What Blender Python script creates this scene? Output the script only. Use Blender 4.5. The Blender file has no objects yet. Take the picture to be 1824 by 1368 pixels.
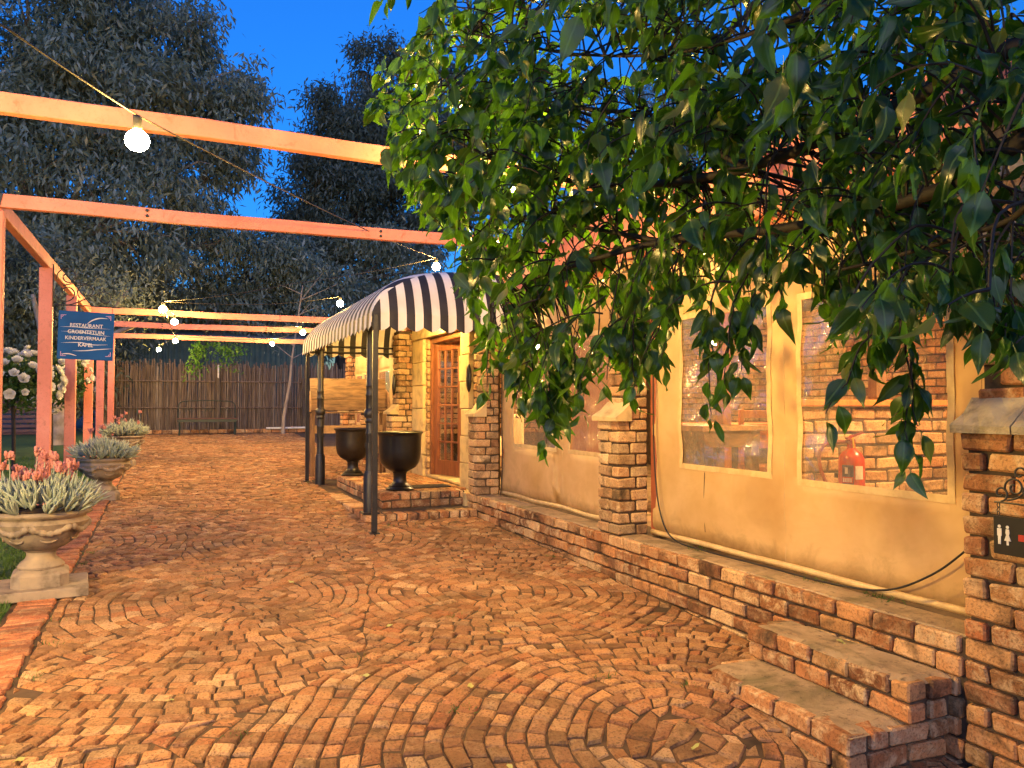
import bpy, bmesh, math, random
import numpy as np
from mathutils import Vector, Matrix, Euler
R = math.radians
random.seed(7); rng = np.random.default_rng(11)
scene = bpy.context.scene

# ------------------------------------------------------------------ camera
F_PX = 1400.0                       # focal length in pixels of an 1824 px wide frame
YAW = math.atan(603 / F_PX); PITCH = math.atan(41 / F_PX)
CAM = np.array([0.0, 0.0, 1.5])
cam_d = bpy.data.cameras.new('camera'); cam = bpy.data.objects.new('camera', cam_d)
scene.collection.objects.link(cam)
cam.location = CAM
cam.rotation_euler = (R(90) + PITCH, 0, -YAW)
cam_d.sensor_width = 36; cam_d.lens = 36 * F_PX / 1824
cam_d.clip_start = 0.05; cam_d.clip_end = 800
scene.camera = cam

# ------------------------------------------------------------------ sky, light, exposure
world = bpy.data.worlds.new('World'); scene.world = world; world.use_nodes = True
wn = world.node_tree.nodes; wl = world.node_tree.links
sky = wn.new('ShaderNodeTexSky'); sky.sky_type = 'NISHITA'; sky.sun_disc = False
sky.sun_elevation = R(1.0); sky.sun_rotation = R(200); sky.ozone_density = 6.0; sky.air_density = 1.0; sky.dust_density = 0.0
tint = wn.new('ShaderNodeMix'); tint.data_type = 'RGBA'; tint.blend_type = 'MULTIPLY'
tint.inputs[0].default_value = 1.0; tint.inputs[7].default_value = (0.90, 1.02, 0.95, 1)   # blue hour
wl.new(sky.outputs[0], tint.inputs[6])
SKY_STRENGTH = 0.126
bg = wn['Background']; bg.inputs['Strength'].default_value = SKY_STRENGTH
wl.new(tint.outputs[2], bg.inputs['Color'])
AFTERGLOW = 0.115        # soft pink light of the western sky after sunset, from behind the camera
sun_d = bpy.data.lights.new('sun', 'SUN'); sun_d.energy = AFTERGLOW; sun_d.angle = R(70); sun_d.color = (1.0, .82, .86)
sun = bpy.data.objects.new('sun', sun_d); scene.collection.objects.link(sun)
sun.rotation_euler = Vector((math.sin(R(20)) * math.cos(R(16)), math.cos(R(20)) * math.cos(R(16)), -math.sin(R(16)))).to_track_quat('-Z', 'Y').to_euler()
BULB = 225.0            # emission of a festoon bulb
LAMP = 165.0            # emission of an indoor lamp
scene.view_settings.view_transform = 'Standard'; scene.view_settings.look = 'None'
scene.view_settings.exposure = 3.3; scene.view_settings.gamma = 1.0
scene.view_settings.use_curve_mapping = False
scene.render.engine = 'CYCLES'
scene.cycles.use_denoising = True
scene.cycles.max_bounces = 4; scene.cycles.diffuse_bounces = 3; scene.cycles.transparent_max_bounces = 8
scene.cycles.sample_clamp_indirect = 4.0
scene.cycles.caustics_reflective = False; scene.cycles.caustics_refractive = False

# ------------------------------------------------------------------ geometry of the place
_F0 = np.array([math.sin(YAW), math.cos(YAW), 0]); _R = np.array([math.cos(YAW), -math.sin(YAW), 0]); _U0 = np.array([0, 0, 1.0])
_F = _F0 * math.cos(PITCH) + _U0 * math.sin(PITCH); _U = _U0 * math.cos(PITCH) - _F0 * math.sin(PITCH)
def ray(x, y): return _F + _R * ((x - 912) / F_PX) + _U * ((684 - y) / F_PX)
def at(x, y, d): return CAM + ray(x, y) * d
def onY(x, y, v):
    d = ray(x, y); return CAM + d * ((v - CAM[1]) / d[1])
def onX(x, y, v):
    d = ray(x, y); return CAM + d * ((v - CAM[0]) / d[0])
def onZ(x, y, v):
    d = ray(x, y); return CAM + d * ((v - CAM[2]) / d[2])
def proj(p):
    d = np.asarray(p) - CAM; z = d @ _F
    return 912 + F_PX * (d @ _R) / z, 684 - F_PX * (d @ _U) / z
def sm(a, b, x):
    t = np.clip((x - a) / (b - a), 0, 1); return t * t * (3 - 2 * t)
def g(y):                                    # the ground climbs gently away from the camera
    y = np.asarray(y, float)
    return 0.06 + 0.034 * np.minimum(y, 26) - 0.12 * sm(3.4, 2.2, y) * 1.0
XW = 3.02      # face of the low brick wall
ZL = 0.545     # its top
XC = 3.30      # canvas blinds

# ------------------------------------------------------------------ helpers
COL = scene.collection
def link(o):
    COL.objects.link(o); return o
def tag(o, label=None, cat=None, group=None, kind=None):
    if label: o['label'] = label
    if cat: o['category'] = cat
    if group: o['group'] = group
    if kind: o['kind'] = kind
    return o
def thing(name, label, cat, loc=(0, 0, 0), rz=0, group=None):
    o = link(bpy.data.objects.new(name, None)); o.location = loc; o.rotation_euler = (0, 0, rz)
    o.empty_display_size = 0.1
    return tag(o, label, cat, group)
class MB:
    def __init__(s): s.v = []; s.f = []; s.uv = None
    def add(s, v, f):
        n = len(s.v); s.v += [tuple(map(float, p)) for p in v]; s.f += [tuple(i + n for i in q) for q in f]; return s
    def box(s, c, d, rot=None, ch=0.0):
        v, f = chamfer_box(d[0], d[1], d[2], ch) if ch > 0 else plain_box(*d)
        v = np.array(v)
        if rot is not None: v = v @ np.array(Euler(rot).to_matrix()).T
        return s.add(v + np.array(c), f)
    def bx(s, x0, x1, y0, y1, z0, z1, ch=0.0):
        return s.box(((x0 + x1) / 2, (y0 + y1) / 2, (z0 + z1) / 2), (x1 - x0, y1 - y0, z1 - z0), ch=ch)
    def lathe(s, prof, seg=32, c=(0, 0, 0), ripple=None, square=0):
        n = len(prof); v = []; f = []
        for j, (r, z) in enumerate(prof):
            for i in range(seg):
                a = 2 * math.pi * i / seg; rr = r
                if ripple: rr = ripple(r, z, a)
                v.append((c[0] + rr * math.cos(a), c[1] + rr * math.sin(a), c[2] + z))
        for j in range(n - 1):
            for i in range(seg):
                k = (i + 1) % seg
                f.append((j * seg + i, j * seg + k, (j + 1) * seg + k, (j + 1) * seg + i))
        f.append(tuple(range(seg))[::-1]); f.append(tuple((n - 1) * seg + i for i in range(seg)))
        return s.add(v, f)
    def tube(s, pts, rad, seg=6, closed=True):
        pts = [np.array(p, float) for p in pts]; n = len(pts)
        if np.isscalar(rad): rad = [rad] * n
        v = []; f = []; prev = None
        for i in range(n):
            t = pts[min(i + 1, n - 1)] - pts[max(i - 1, 0)]; t = t / (np.linalg.norm(t) + 1e-9)
            if prev is None:
                a = np.array([0, 0, 1.0]) if abs(t[2]) < .9 else np.array([1.0, 0, 0])
                nrm = np.cross(t, a)
            else: nrm = prev - t * (prev @ t)
            nrm = nrm / (np.linalg.norm(nrm) + 1e-9); prev = nrm; b = np.cross(t, nrm)
            for k in range(seg):
                an = 2 * math.pi * k / seg
                v.append(pts[i] + rad[i] * (math.cos(an) * nrm + math.sin(an) * b))
        for i in range(n - 1):
            for k in range(seg):
                m = (k + 1) % seg
                f.append((i * seg + k, i * seg + m, (i + 1) * seg + m, (i + 1) * seg + k))
        if closed:
            f.append(tuple(range(seg))[::-1]); f.append(tuple((n - 1) * seg + k for k in range(seg)))
        return s.add(v, f)
    def mesh(s, name, mat, smooth=False, off=(0, 0, 0)):
        me = bpy.data.meshes.new(name)
        v = np.array(s.v, float).reshape(-1, 3) - np.array(off)
        me.from_pydata(v.tolist(), [], s.f)
        if mat: me.materials.append(mat)
        if smooth: me.shade_smooth()
        me.update(); return me
    def build(s, name, mat, parent=None, smooth=False, world=False, auto=None):
        off = tuple(parent.location) if (parent and world) else (0, 0, 0)
        me = s.mesh(name, mat, smooth, off)
        if auto: me.set_sharp_from_angle(angle=R(auto))
        o = link(bpy.data.objects.new(name, me)); o.parent = parent
        return o
def plain_box(a, b, c):
    a /= 2; b /= 2; c /= 2
    v = [(x * a, y * b, z * c) for x in (-1, 1) for y in (-1, 1) for z in (-1, 1)]
    return v, [(0, 1, 3, 2), (4, 6, 7, 5), (0, 4, 5, 1), (2, 3, 7, 6), (0, 2, 6, 4), (1, 5, 7, 3)]
def chamfer_box(a, b, c, ch):
    a /= 2; b /= 2; c /= 2; v = []; idx = {}
    for x in (-1, 1):
        for y in (-1, 1):
            for z in (-1, 1):
                for ax in range(3):
                    p = [x * (a - ch), y * (b - ch), z * (c - ch)]
                    p[ax] = (x * a, y * b, z * c)[ax]
                    idx[(x, y, z, ax)] = len(v); v.append(tuple(p))
    f = []
    I = lambda x, y, z, ax: idx[(x, y, z, ax)]
    for sgn in (-1, 1):
        f.append((I(sgn, -1, -1, 0), I(sgn, 1, -1, 0), I(sgn, 1, 1, 0), I(sgn, -1, 1, 0)) if sgn > 0 else (I(sgn, -1, -1, 0), I(sgn, -1, 1, 0), I(sgn, 1, 1, 0), I(sgn, 1, -1, 0)))
        f.append((I(-1, sgn, -1, 1), I(-1, sgn, 1, 1), I(1, sgn, 1, 1), I(1, sgn, -1, 1)) if sgn > 0 else (I(-1, sgn, -1, 1), I(1, sgn, -1, 1), I(1, sgn, 1, 1), I(-1, sgn, 1, 1)))
        f.append((I(-1, -1, sgn, 2), I(1, -1, sgn, 2), I(1, 1, sgn, 2), I(-1, 1, sgn, 2)) if sgn > 0 else (I(-1, -1, sgn, 2), I(-1, 1, sgn, 2), I(1, 1, sgn, 2), I(1, -1, sgn, 2)))
    for x in (-1, 1):
        for y in (-1, 1): f.append((I(x, y, -1, 0), I(x, y, 1, 0), I(x, y, 1, 1), I(x, y, -1, 1)))
        for z in (-1, 1): f.append((I(x, -1, z, 0), I(x, 1, z, 0), I(x, 1, z, 2), I(x, -1, z, 2)))
    for y in (-1, 1):
        for z in (-1, 1): f.append((I(-1, y, z, 1), I(1, y, z, 1), I(1, y, z, 2), I(-1, y, z, 2)))
    for x in (-1, 1):
        for y in (-1, 1):
            for z in (-1, 1): f.append((I(x, y, z, 0), I(x, y, z, 1), I(x, y, z, 2)))
    return v, f
def fast_mesh(name, verts, faces_flat, loop_totals, mat, uv=None, smooth=False):
    me = bpy.data.meshes.new(name); nv = len(verts); nl = len(faces_flat); nf = len(loop_totals)
    me.vertices.add(nv); me.loops.add(nl); me.polygons.add(nf)
    me.vertices.foreach_set('co', np.asarray(verts, np.float32).ravel())
    me.loops.foreach_set('vertex_index', np.asarray(faces_flat, np.int32))
    lt = np.asarray(loop_totals, np.int32); ls = np.concatenate([[0], np.cumsum(lt)[:-1]]).astype(np.int32)
    me.polygons.foreach_set('loop_start', ls)
    if uv is not None:
        l = me.uv_layers.new(name='UVMap'); l.data.foreach_set('uv', np.asarray(uv, np.float32).ravel())
    me.update(calc_edges=True); me.validate()
    if mat: me.materials.append(mat)
    if smooth: me.shade_smooth()
    return me

# ------------------------------------------------------------------ materials
def nt(name):
    m = bpy.data.materials.new(name); m.use_nodes = True
    t = m.node_tree; b = t.nodes['Principled BSDF']; return m, t, b
def ramp(t, stops, inp=None):
    r = t.nodes.new('ShaderNodeValToRGB'); e = r.color_ramp.elements
    while len(e) < len(stops): e.new(0.5)
    for k, (p, c) in enumerate(stops):
        e[k].position = p; e[k].color = (*c, 1) if len(c) == 3 else c
    if inp is not None: t.links.new(inp, r.inputs[0])
    return r
def noise(t, scale, detail=4, rough=.6, vec=None, dist=0):
    n = t.nodes.new('ShaderNodeTexNoise'); n.inputs['Scale'].default_value = scale
    n.inputs['Detail'].default_value = detail; n.inputs['Roughness'].default_value = rough; n.inputs['Distortion'].default_value = dist
    if vec is not None: t.links.new(vec, n.inputs['Vector'])
    return n
def mix(t, a, b, fac, mode='MIX'):
    m = t.nodes.new('ShaderNodeMix'); m.data_type = 'RGBA'; m.blend_type = mode
    for s, i in ((a, 6), (b, 7), (fac, 0)):
        if hasattr(s, 'links') or hasattr(s, 'is_linked'): t.links.new(s, m.inputs[i])
        elif isinstance(s, (int, float)): m.inputs[i].default_value = s
        else: m.inputs[i].default_value = (*s, 1)
    return m.outputs[2]
def mth(t, op, a, b=None):
    m = t.nodes.new('ShaderNodeMath'); m.operation = op
    for k, s in enumerate((a, b)):
        if s is None: continue
        if isinstance(s, (int, float)): m.inputs[k].default_value = s
        else: t.links.new(s, m.inputs[k])
    return m.outputs[0]
def rand(t):                                    # one number per separate object or per separate piece of a joined mesh
    oi = t.nodes.new('ShaderNodeObjectInfo'); ge = t.nodes.new('ShaderNodeNewGeometry')
    return mth(t, 'FRACT', mth(t, 'ADD', oi.outputs['Random'], ge.outputs['Random Per Island']))
def bump(t, b, h, strength, dist=0.01):
    n = t.nodes.new('ShaderNodeBump'); n.inputs['Strength'].default_value = strength; n.inputs['Distance'].default_value = dist
    t.links.new(h, n.inputs['Height']); t.links.new(n.outputs[0], b.inputs['Normal'])
def world_vec(t, offs=None):
    ge = t.nodes.new('ShaderNodeNewGeometry')
    return ge.outputs['Position']
def brick_mat(name, cols, dark=(.05, .03, .02), dark_amt=.5, scale=1.0, rough=.85, pit=.5, smear=(.68, .50, .29), smear_amt=.7, speck=.5, dust=None):
    m, t, b = nt(name); r = rand(t); P = world_vec(t)
    r2 = mth(t, 'FRACT', mth(t, 'MULTIPLY', r, 7.31)); r3 = mth(t, 'FRACT', mth(t, 'MULTIPLY', r, 23.7))
    sh_ = t.nodes.new('ShaderNodeCombineXYZ'); t.links.new(mth(t, 'MULTIPLY', r, 40.0), sh_.inputs[0]); t.links.new(mth(t, 'MULTIPLY', r2, 40.0), sh_.inputs[2])
    ad = t.nodes.new('ShaderNodeVectorMath'); ad.operation = 'ADD'; t.links.new(P, ad.inputs[0]); t.links.new(sh_.outputs[0], ad.inputs[1]); Q = ad.outputs[0]
    n = len(cols); base = ramp(t, [(k / (n - 1) if n > 1 else 0, c) for k, c in enumerate(cols)], r)
    n1 = noise(t, 13 * scale, 5, .7, Q, .5); n2 = noise(t, 85 * scale, 3, .65, P); n3 = noise(t, 5.0 * scale, 4, .6, Q, .4); n4 = noise(t, 240 * scale, 2, .5, P)
    val = ramp(t, [(0, (.52,) * 3), (.4, (.95,) * 3), (1, (1.18,) * 3)], r2).outputs[0]
    c = mix(t, base.outputs[0], val, 1.0, 'MULTIPLY')
    c = mix(t, c, smear, mth(t, 'MULTIPLY', ramp(t, [(.46, (0, 0, 0)), (.66, (smear_amt,) * 3)], n1.outputs[0]).outputs[0], mth(t, 'ADD', r3, .15)))
    c = mix(t, c, dark, mth(t, 'MULTIPLY', ramp(t, [(.50, (0, 0, 0)), (.66, (dark_amt,) * 3)], n3.outputs[0]).outputs[0], mth(t, 'ADD', mth(t, 'SUBTRACT', 1.1, r3), .0)))
    c = mix(t, c, dark, mth(t, 'MULTIPLY', ramp(t, [(.50, (0, 0, 0)), (.64, (1,) * 3)], n2.outputs[0]).outputs[0], speck))
    if dust:
        n5 = noise(t, 2.6, 5, .7, P, .6); c = mix(t, c, dust, ramp(t, [(.42, (.04,) * 3), (.68, (.38,) * 3)], n5.outputs[0]).outputs[0])
        n6 = noise(t, 1.1, 4, .6, P, .5); c = mix(t, c, (.09, .055, .025), ramp(t, [(.52, (0,) * 3), (.72, (.6,) * 3)], n6.outputs[0]).outputs[0])
    t.links.new(c, b.inputs['Base Color']); b.inputs['Roughness'].default_value = rough
    b.inputs['Specular IOR Level'].default_value = .25
    h = mth(t, 'ADD', mth(t, 'MULTIPLY', n2.outputs[0], .7), mth(t, 'ADD', mth(t, 'MULTIPLY', n1.outputs[0], .9), mth(t, 'MULTIPLY', n4.outputs[0], .35)))
    bump(t, b, h, pit, .014)
    return m
def simple(name, c1, c2=None, scale=8, rough=.6, bmp=.2, metal=0, detail=4, spec=.5, c3=None, stretch=None, dist=0.006):
    m, t, b = nt(name); P = world_vec(t)
    if stretch:
        mp = t.nodes.new('ShaderNodeMapping'); mp.inputs['Scale'].default_value = stretch; t.links.new(P, mp.inputs[0]); P = mp.outputs[0]
    n1 = noise(t, scale, detail, .6, P)
    c2 = c2 or tuple(x * .7 for x in c1)
    st = [(.34, c2), (.62, c1)]
    if c3: st = [(.3, c2), (.5, c1), (.7, c3)]
    r = ramp(t, st, n1.outputs[0])
    t.links.new(r.outputs[0], b.inputs['Base Color']); b.inputs['Roughness'].default_value = rough; b.inputs['Metallic'].default_value = metal
    b.inputs['Specular IOR Level'].default_value = spec
    if bmp:
        n2 = noise(t, scale * 6, 3, .6, P)
        bump(t, b, mth(t, 'ADD', n1.outputs[0], mth(t, 'MULTIPLY', n2.outputs[0], .5)), bmp, dist)
    return m
def emit(name, col, s):
    m = bpy.data.materials.new(name); m.use_nodes = True; t = m.node_tree
    t.nodes.remove(t.nodes['Principled BSDF']); e = t.nodes.new('ShaderNodeEmission')
    e.inputs[0].default_value = (*col, 1); e.inputs[1].default_value = s
    t.links.new(e.outputs[0], t.nodes['Material Output'].inputs[0]); return m
M = {}
M['brick'] = brick_mat('wall_brick', [(.42, .17, .07), (.52, .28, .12), (.33, .12, .05), (.60, .40, .21), (.44, .19, .075), (.22, .10, .055)], dark=(.035, .024, .016), dark_amt=.9, smear_amt=.9)
M['pale_brick'] = brick_mat('pale_brick', [(.52, .33, .17), (.46, .25, .12), (.60, .43, .25), (.40, .19, .09)], dark=(.05, .035, .022), dark_amt=.9)
M['red_brick'] = brick_mat('edging_brick', [(.40, .13, .06), (.46, .18, .08), (.32, .11, .055), (.44, .2, .1)], dark_amt=.6, smear_amt=.4)
M['paver'] = brick_mat('paver_brick', [(.42, .17, .065), (.52, .28, .12), (.34, .12, .05), (.58, .38, .20), (.44, .20, .08), (.24, .11, .055), (.50, .27, .12), (.38, .15, .06), (.54, .33, .17)], dark=(.05, .03, .016), dark_amt=.8, pit=1.0, smear=(.60, .42, .23), smear_amt=.5, speck=.66, dust=(.40, .22, .10))
M['mortar'] = simple('mortar', (.10, .07, .045), (.04, .028, .018), 14, .95, .5)
M['joint'] = simple('joint_soil', (.075, .044, .022), (.03, .018, .009), 6, .95, .6, c3=(.12, .068, .032))
m, t, b = nt('cement_wash'); P = world_vec(t); n1 = noise(t, 4.5, 5, .65, P, .6); n2 = noise(t, 2.3, 4, .6, P, .8); n3 = noise(t, 26, 4, .7, P); n4 = noise(t, 120, 2, .6, P)
c = ramp(t, [(.3, (.20, .145, .09)), (.5, (.36, .26, .16)), (.7, (.46, .34, .22))], n1.outputs[0]).outputs[0]
c = mix(t, c, (.075, .07, .022), ramp(t, [(.52, (0, 0, 0)), (.68, (.75,) * 3)], n2.outputs[0]).outputs[0])
c = mix(t, c, (.06, .04, .025), ramp(t, [(.54, (0, 0, 0)), (.72, (.8,) * 3)], n3.outputs[0]).outputs[0])
t.links.new(c, b.inputs['Base Color']); b.inputs['Roughness'].default_value = .9; bump(t, b, mth(t, 'ADD', n3.outputs[0], mth(t, 'MULTIPLY', n4.outputs[0], .4)), .7, .012); M['wash'] = m
M['soil'] = simple('soil', (.10, .06, .035), (.05, .03, .02), 20, .95, .6)
M['stone'] = simple('sandstone', (.52, .40, .22), (.33, .24, .13), 7, .85, .5, c3=(.6, .43, .2))
M['greystone'] = simple('grey_stone', (.34, .29, .22), (.14, .12, .09), 9, .85, .9, c3=(.42, .36, .26), dist=.015)
M['urnstone'] = simple('cast_stone', (.27, .215, .16), (.07, .05, .034), 7, .8, .6, c3=(.36, .28, .19), detail=8)
M['canvas'] = None
# canvas
m, t, b = nt('canvas_pvc'); P = world_vec(t)
n1 = noise(t, 2.2, 4, .6, P); n2 = noise(t, 40, 2, .5, P)
c = mix(t, (.68, .49, .26), (.54, .36, .16), ramp(t, [(.4, (0, 0, 0)), (.7, (1, 1, 1))], n1.outputs[0]).outputs[0])
sz_ = t.nodes.new('ShaderNodeSeparateXYZ'); t.links.new(P, sz_.inputs[0]); n5 = noise(t, 6, 6, .7, P, .5); n6 = noise(t, 1.3, 4, .6, P, .8)
splash = mth(t, 'SUBTRACT', mth(t, 'MULTIPLY', n5.outputs[0], 1.5), mth(t, 'MULTIPLY', mth(t, 'SUBTRACT', sz_.outputs[2], .55), 2.4))
c = mix(t, c, (.22, .14, .06), ramp(t, [(.38, (0,) * 3), (.85, (.65,) * 3)], splash).outputs[0])
c = mix(t, c, (.36, .22, .09), ramp(t, [(.52, (0,) * 3), (.70, (.55,) * 3)], n6.outputs[0]).outputs[0])
t.links.new(c, b.inputs['Base Color']); b.inputs['Roughness'].default_value = .48; b.inputs['Specular IOR Level'].default_value = .35
mp = t.nodes.new('ShaderNodeMapping'); mp.inputs['Scale'].default_value = (1, 1.0, 1.8); t.links.new(P, mp.inputs[0])
n3 = noise(t, 3.0, 3, .5, mp.outputs[0], .6)
bump(t, b, n3.outputs[0], .22, .03)
tr = t.nodes.new('ShaderNodeBsdfTranslucent'); tr.inputs[0].default_value = (.75, .45, .16, 1)
ms = t.nodes.new('ShaderNodeMixShader'); ms.inputs[0].default_value = .22
t.links.new(b.outputs[0], ms.inputs[1]); t.links.new(tr.outputs[0], ms.inputs[2]); t.links.new(ms.outputs[0], t.nodes['Material Output'].inputs[0])
M['canvas'] = m
M['hem'] = simple('canvas_hem', (.64, .47, .24), (.5, .34, .16), 12, .5, .3)
# clear plastic
m = bpy.data.materials.new('clear_plastic'); m.use_nodes = True; t = m.node_tree; t.nodes.remove(t.nodes['Principled BSDF'])
P = world_vec(t); n1 = noise(t, 7, 3, .6, P, 1.5)
gl = t.nodes.new('ShaderNodeBsdfGlossy'); gl.inputs['Roughness'].default_value = .12; gl.inputs[0].default_value = (1, .95, .9, 1)
bp = t.nodes.new('ShaderNodeBump'); bp.inputs['Strength'].default_value = .6; bp.inputs['Distance'].default_value = .02
t.links.new(n1.outputs[0], bp.inputs['Height']); t.links.new(bp.outputs[0], gl.inputs['Normal'])
tp = t.nodes.new('ShaderNodeBsdfTransparent'); tp.inputs[0].default_value = (.97, .93, .88, 1)
df = t.nodes.new('ShaderNodeBsdfDiffuse'); df.inputs[0].default_value = (.6, .5, .4, 1)
lw = t.nodes.new('ShaderNodeLayerWeight'); lw.inputs[0].default_value = .25
a1 = t.nodes.new('ShaderNodeMixShader'); t.links.new(mth(t, 'MULTIPLY', lw.outputs[0], .3), a1.inputs[0]); t.links.new(tp.outputs[0], a1.inputs[1]); t.links.new(gl.outputs[0], a1.inputs[2])
a2 = t.nodes.new('ShaderNodeMixShader')
n2 = noise(t, 18, 4, .7, P, 2.0); t.links.new(ramp(t, [(.42, (.14,) * 3), (.8, (.36,) * 3)], n2.outputs[0]).outputs[0], a2.inputs[0])
t.links.new(a1.outputs[0], a2.inputs[1]); t.links.new(df.outputs[0], a2.inputs[2]); t.links.new(a2.outputs[0], t.nodes['Material Output'].inputs[0])
M['plastic'] = m
# window glass for the door and bulbs
m = bpy.data.materials.new('pane_glass'); m.use_nodes = True; t = m.node_tree; t.nodes.remove(t.nodes['Principled BSDF'])
gl = t.nodes.new('ShaderNodeBsdfGlossy'); gl.inputs['Roughness'].default_value = .03
tp = t.nodes.new('ShaderNodeBsdfTransparent'); lw = t.nodes.new('ShaderNodeLayerWeight'); lw.inputs[0].default_value = .4
a1 = t.nodes.new('ShaderNodeMixShader'); t.links.new(mth(t, 'MULTIPLY', lw.outputs[0], .6), a1.inputs[0]); t.links.new(tp.outputs[0], a1.inputs[1]); t.links.new(gl.outputs[0], a1.inputs[2])
t.links.new(a1.outputs[0], t.nodes['Material Output'].inputs[0]); M['glass'] = m

m, t, b = nt('salmon_paint'); P = world_vec(t); n1 = noise(t, 2.2, 4, .6, P); n2 = noise(t, 9, 5, .7, P, .8); n3 = noise(t, 55, 3, .6, P)
c = ramp(t, [(.3, (.54, .175, .12)), (.55, (.65, .225, .165)), (.75, (.70, .28, .21))], n1.outputs[0]).outputs[0]
c = mix(t, c, (.30, .11, .06), ramp(t, [(.56, (0, 0, 0)), (.70, (.8,) * 3)], n2.outputs[0]).outputs[0])
c = mix(t, c, (.42, .16, .09), ramp(t, [(.55, (0, 0, 0)), (.7, (.4,) * 3)], n3.outputs[0]).outputs[0])
t.links.new(c, b.inputs['Base Color']); b.inputs['Roughness'].default_value = .6; b.inputs['Specular IOR Level'].default_value = .3; bump(t, b, mth(t, 'ADD', n2.outputs[0], mth(t, 'MULTIPLY', n3.outputs[0], .5)), .35, .008); M['salmon'] = m
M['redpost'] = simple('red_brown_paint', (.32, .09, .045), (.22, .06, .03), 4, .55, .2)
M['orangewood'] = simple('orange_wood', (.62, .24, .08), (.48, .16, .05), 4, .5, .15, stretch=(6, 6, .6))
M['wood'] = simple('brown_wood', (.20, .11, .05), (.07, .035, .018), 5, .55, .3, c3=(.3, .17, .08), stretch=(1, 5, 5))
M['woodz'] = simple('brown_wood_upright', (.26, .14, .06), (.12, .06, .03), 5, .55, .3, stretch=(6, 6, .8))
M['doorwood'] = simple('door_wood', (.24, .085, .035), (.14, .045, .02), 5, .4, .2, stretch=(6, 6, .8))
M['palewood'] = simple('pale_wood', (.50, .31, .15), (.36, .2, .09), 5, .6, .25, stretch=(5, 1, 5))
M['iron'] = simple('black_iron', (.022, .022, .024), (.012, .012, .013), 12, .42, .35, spec=.5)
M['castiron'] = simple('weathered_cast_iron', (.010, .009, .008), (.005, .005, .005), 7, .36, .4, c3=(.020, .014, .010), spec=.5)
M['wrought'] = simple('wrought_iron', (.03, .028, .025), (.015, .014, .013), 20, .5, .3)
M['awn_white'] = simple('awning_white', (.84, .80, .73), (.72, .66, .58), 3, .7, .15)
M['awn_black'] = simple('awning_black', (.030, .028, .030), (.018, .017, .019), 5, .65, .15)
M['blue'] = simple('sign_blue', (.003, .085, .27), (.002, .065, .22), 4, .6, .1, spec=.2)
M['white'] = simple('white_paint', (.72, .70, .66), (.55, .53, .5), 20, .6, 0)
M['signblack'] = simple('sign_black', (.012, .012, .013), (.008, .008, .008), 6, .35, .1)
M['signred'] = simple('sign_red', (.42, .02, .015), (.35, .015, .01), 6, .5, 0)
M['red'] = simple('extinguisher_red', (.45, .03, .015), (.38, .02, .01), 6, .28, 0)
M['redrubber'] = simple('hose_rubber', (.22, .03, .02), (.15, .02, .015), 6, .5, 0)
M['labelblue'] = simple('label_blue', (.02, .03, .12), (.015, .02, .09), 20, .5, 0)
M['yellow'] = simple('tag_yellow', (.65, .42, .05), (.6, .36, .04), 6, .5, 0)
M['brass'] = simple('brass', (.5, .35, .13), (.35, .24, .08), 10, .3, .1, metal=1)
M['cable'] = simple('black_cable', (.015, .015, .015), (.01, .01, .01), 10, .5, 0)
M['palecable'] = simple('dusty_cable', (.05, .04, .028), (.03, .025, .018), 10, .6, 0)
M['stick'] = None
m, t, b = nt('fence_stick'); r = rand(t); P = world_vec(t)
mp = t.nodes.new('ShaderNodeMapping'); mp.inputs['Scale'].default_value = (30, 30, 2.5); t.links.new(P, mp.inputs[0])
n1 = noise(t, 1, 4, .6, mp.outputs[0])
c = ramp(t, [(0, (.12, .085, .065)), (.35, (.21, .16, .125)), (.7, (.15, .105, .08)), (1, (.30, .25, .20))], r)
c = mix(t, c.outputs[0], (.03, .02, .016), ramp(t, [(.45, (0, 0, 0)), (.7, (.8,) * 3)], n1.outputs[0]).outputs[0])
t.links.new(c, b.inputs['Base Color']); b.inputs['Roughness'].default_value = .85; bump(t, b, n1.outputs[0], .6, .01); M['stick'] = m
M['bark'] = simple('bark', (.13, .10, .075), (.05, .038, .03), 7, .9, .9, stretch=(1, 1, .25), dist=.03)
M['palebark'] = simple('pale_bark', (.38, .31, .24), (.22, .17, .13), 9, .85, .5, stretch=(1, 1, .3))
M['twig'] = simple('twig', (.024, .015, .009), (.012, .008, .005), 30, .75, .3)
M['shed'] = simple('green_corrugated', (.06, .10, .08), (.04, .07, .06), 4, .6, .1)
M['shed_roof'] = simple('shed_roof', (.16, .17, .17), (.1, .11, .11), 4, .6, .1)
M['lawn'] = simple('lawn', (.06, .13, .03), (.035, .08, .018), 9, .9, .6)
M['benchgreen'] = simple('dark_green_metal', (.02, .035, .025), (.012, .02, .015), 9, .5, .2)
M['slat'] = simple('dark_red_slat', (.10, .04, .03), (.06, .025, .02), 9, .6, .3)
M['plaster'] = simple('cream_plaster', (.62, .47, .26), (.52, .37, .19), 3, .8, .3)
M['dark'] = simple('dark_ceiling', (.10, .07, .05), (.06, .04, .03), 5, .9, .2)
M['cloth_red'] = simple('red_cloth', (.55, .12, .04), (.42, .08, .03), 6, .8, .2)
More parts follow.
